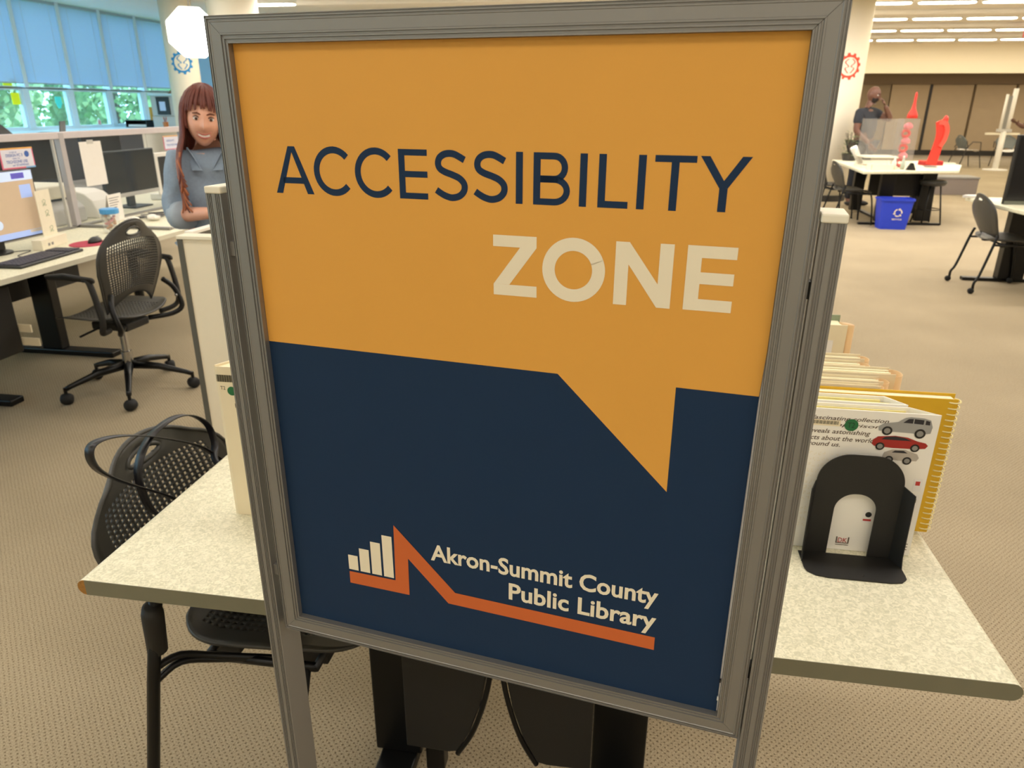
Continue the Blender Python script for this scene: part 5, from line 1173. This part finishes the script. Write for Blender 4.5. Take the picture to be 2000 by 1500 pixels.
head_mb(body, HM, 1.06); hand(body, (-.14, -.20, .97), (.2, -.5, -.6), (.5, 0, .3), 1.1, .4, 1); hand(body, (.09, -.20, 1.53), (-.45, .25, .8), (-.5, .6, -.3), 1.1, .5, -1)
body.build('body', m_skinm, mn, smooth=True); face_parts(mn, HM, 1.06, lipc='7a4a42', brow='2a201c')
g = MB()
def bf_(u, v):
    a = (u-.5)*2.5; t = PI*(.60+.33*v); x, y, z = math.sin(t)*math.sin(a), -math.sin(t)*math.cos(a), math.cos(t); k = (-z)**1.4 if z < 0 else 0
    return tuple(HM @ (Vector((.081*x*(1-.18*k), .104*y*(1-.12*k), .126*z))*1.06))
g.grid(bf_, 20, 8, lambda u, v: not (abs(u-.5) < .12 and .12 < v < .3)).build('beard', mat('beard_black', '2b2320', .9, var=.2, bump=.5), mn, smooth=True, solid=.006)
tee = skin(infl(['pelvis', 'waist', 'chest', 'shR', 'shL'], .016, {'slR': ((-.222, .008, 1.24), (.078, .078)), 'slL': ((.24, -.12, 1.365), (.075, .075)), 'col': ((0, .01, 1.485), (.075, .072))}),
           [('pelvis', 'waist'), ('waist', 'chest'), ('chest', 'col'), ('chest', 'shR'), ('shR', 'slR'), ('chest', 'shL'), ('shL', 'slL')], 'pelvis'); tee.build('t_shirt', m_tee, mn, smooth=True)
skin(infl(['pelvis', 'hipR', 'knR', 'anR', 'hipL', 'knL', 'anL'], .018), [('pelvis', 'hipR'), ('hipR', 'knR'), ('knR', 'anR'), ('pelvis', 'hipL'), ('hipL', 'knL'), ('knL', 'anL')], 'pelvis').build('trousers', mat('navy_trousers', '23252e', .9), mn, smooth=True)
for sx in (-1, 1): MB().ball((sx*.12, -.05, .04), (.05, .14, .04), 12, 8).build('shoe', m_black, mn, smooth=True)

# ---------------------------------------------------------------- third person, mostly beyond the right edge
p3 = thing('person', 'person in a white top with one forearm raised, cut off by the right edge', 'person', (6.62, 14.0, 0), math.radians(-60))
N.update({'pelvis': ((0, .02, .93), (.14, .11)), 'waist': ((0, .0, 1.05), (.12, .10)), 'chest': ((0, .0, 1.24), (.14, .105)), 'neckb': ((0, .01, 1.38), (.055, .05)), 'neck': ((0, -.01, 1.44), (.048, .046)), 'skull': ((0, -.015, 1.50), .052),
     'shR': ((-.15, .02, 1.32), .055), 'elR': ((-.19, -.03, 1.20), .045), 'wrR': ((-.17, -.26, 1.27), .028), 'shL': ((.15, .0, 1.32), .055), 'elL': ((.2, .02, 1.08), .042), 'wrL': ((.19, -.1, .88), .028),
     'hipR': ((-.09, .02, .87), .09), 'hipL': ((.09, .02, .87), .09)})
body = skin(N, E_, 'pelvis'); HM = Matrix.Translation((0, -.035, 1.545)); head_mb(body, HM, 1.0); hand(body, N['wrR'][0], (.1, -1, .25), (0, 0, 1), 1, .35, 1); hand(body, N['wrL'][0], (0, -.3, -1), (1, 0, 0), 1, .35, -1)
body.build('body', m_skinm, p3, smooth=True); face_parts(p3, HM)
skin(infl(['waist', 'chest', 'shR', 'shL'], .02, {'pelvis': ((0, .02, .98), (.165, .13)), 'slR': ((-.18, -.01, 1.24), (.065, .065)), 'slL': ((.18, .01, 1.2), (.062, .062)), 'col': ((0, .01, 1.375), (.062, .06))}),
     [('pelvis', 'waist'), ('waist', 'chest'), ('chest', 'col'), ('chest', 'shR'), ('shR', 'slR'), ('chest', 'shL'), ('shL', 'slL')], 'pelvis').build('white_top', m_white, p3, smooth=True)
skin(infl(['pelvis', 'hipR', 'knR', 'anR', 'hipL', 'knL', 'anL'], .018), [('pelvis', 'hipR'), ('hipR', 'knR'), ('knR', 'anR'), ('pelvis', 'hipL'), ('hipL', 'knL'), ('knL', 'anL')], 'pelvis').build('trousers', mat('black_trousers', '1c1c20', .9), p3, smooth=True)
MB().grid(lambda u, v: tuple(HM @ Vector((.082*math.sin(v*1.8)*math.sin(u*2*PI), .1*math.sin(v*1.8)*math.cos(u*2*PI)+.012, .125*math.cos(v*1.8)))), 24, 8).build('hair', mat('black_hair', '1d1613', .7), p3, smooth=True, solid=.008)
for sx in (-1, 1): MB().ball((sx*.12, -.05, .04), (.045, .13, .04), 12, 8).build('shoe', m_black, p3, smooth=True)
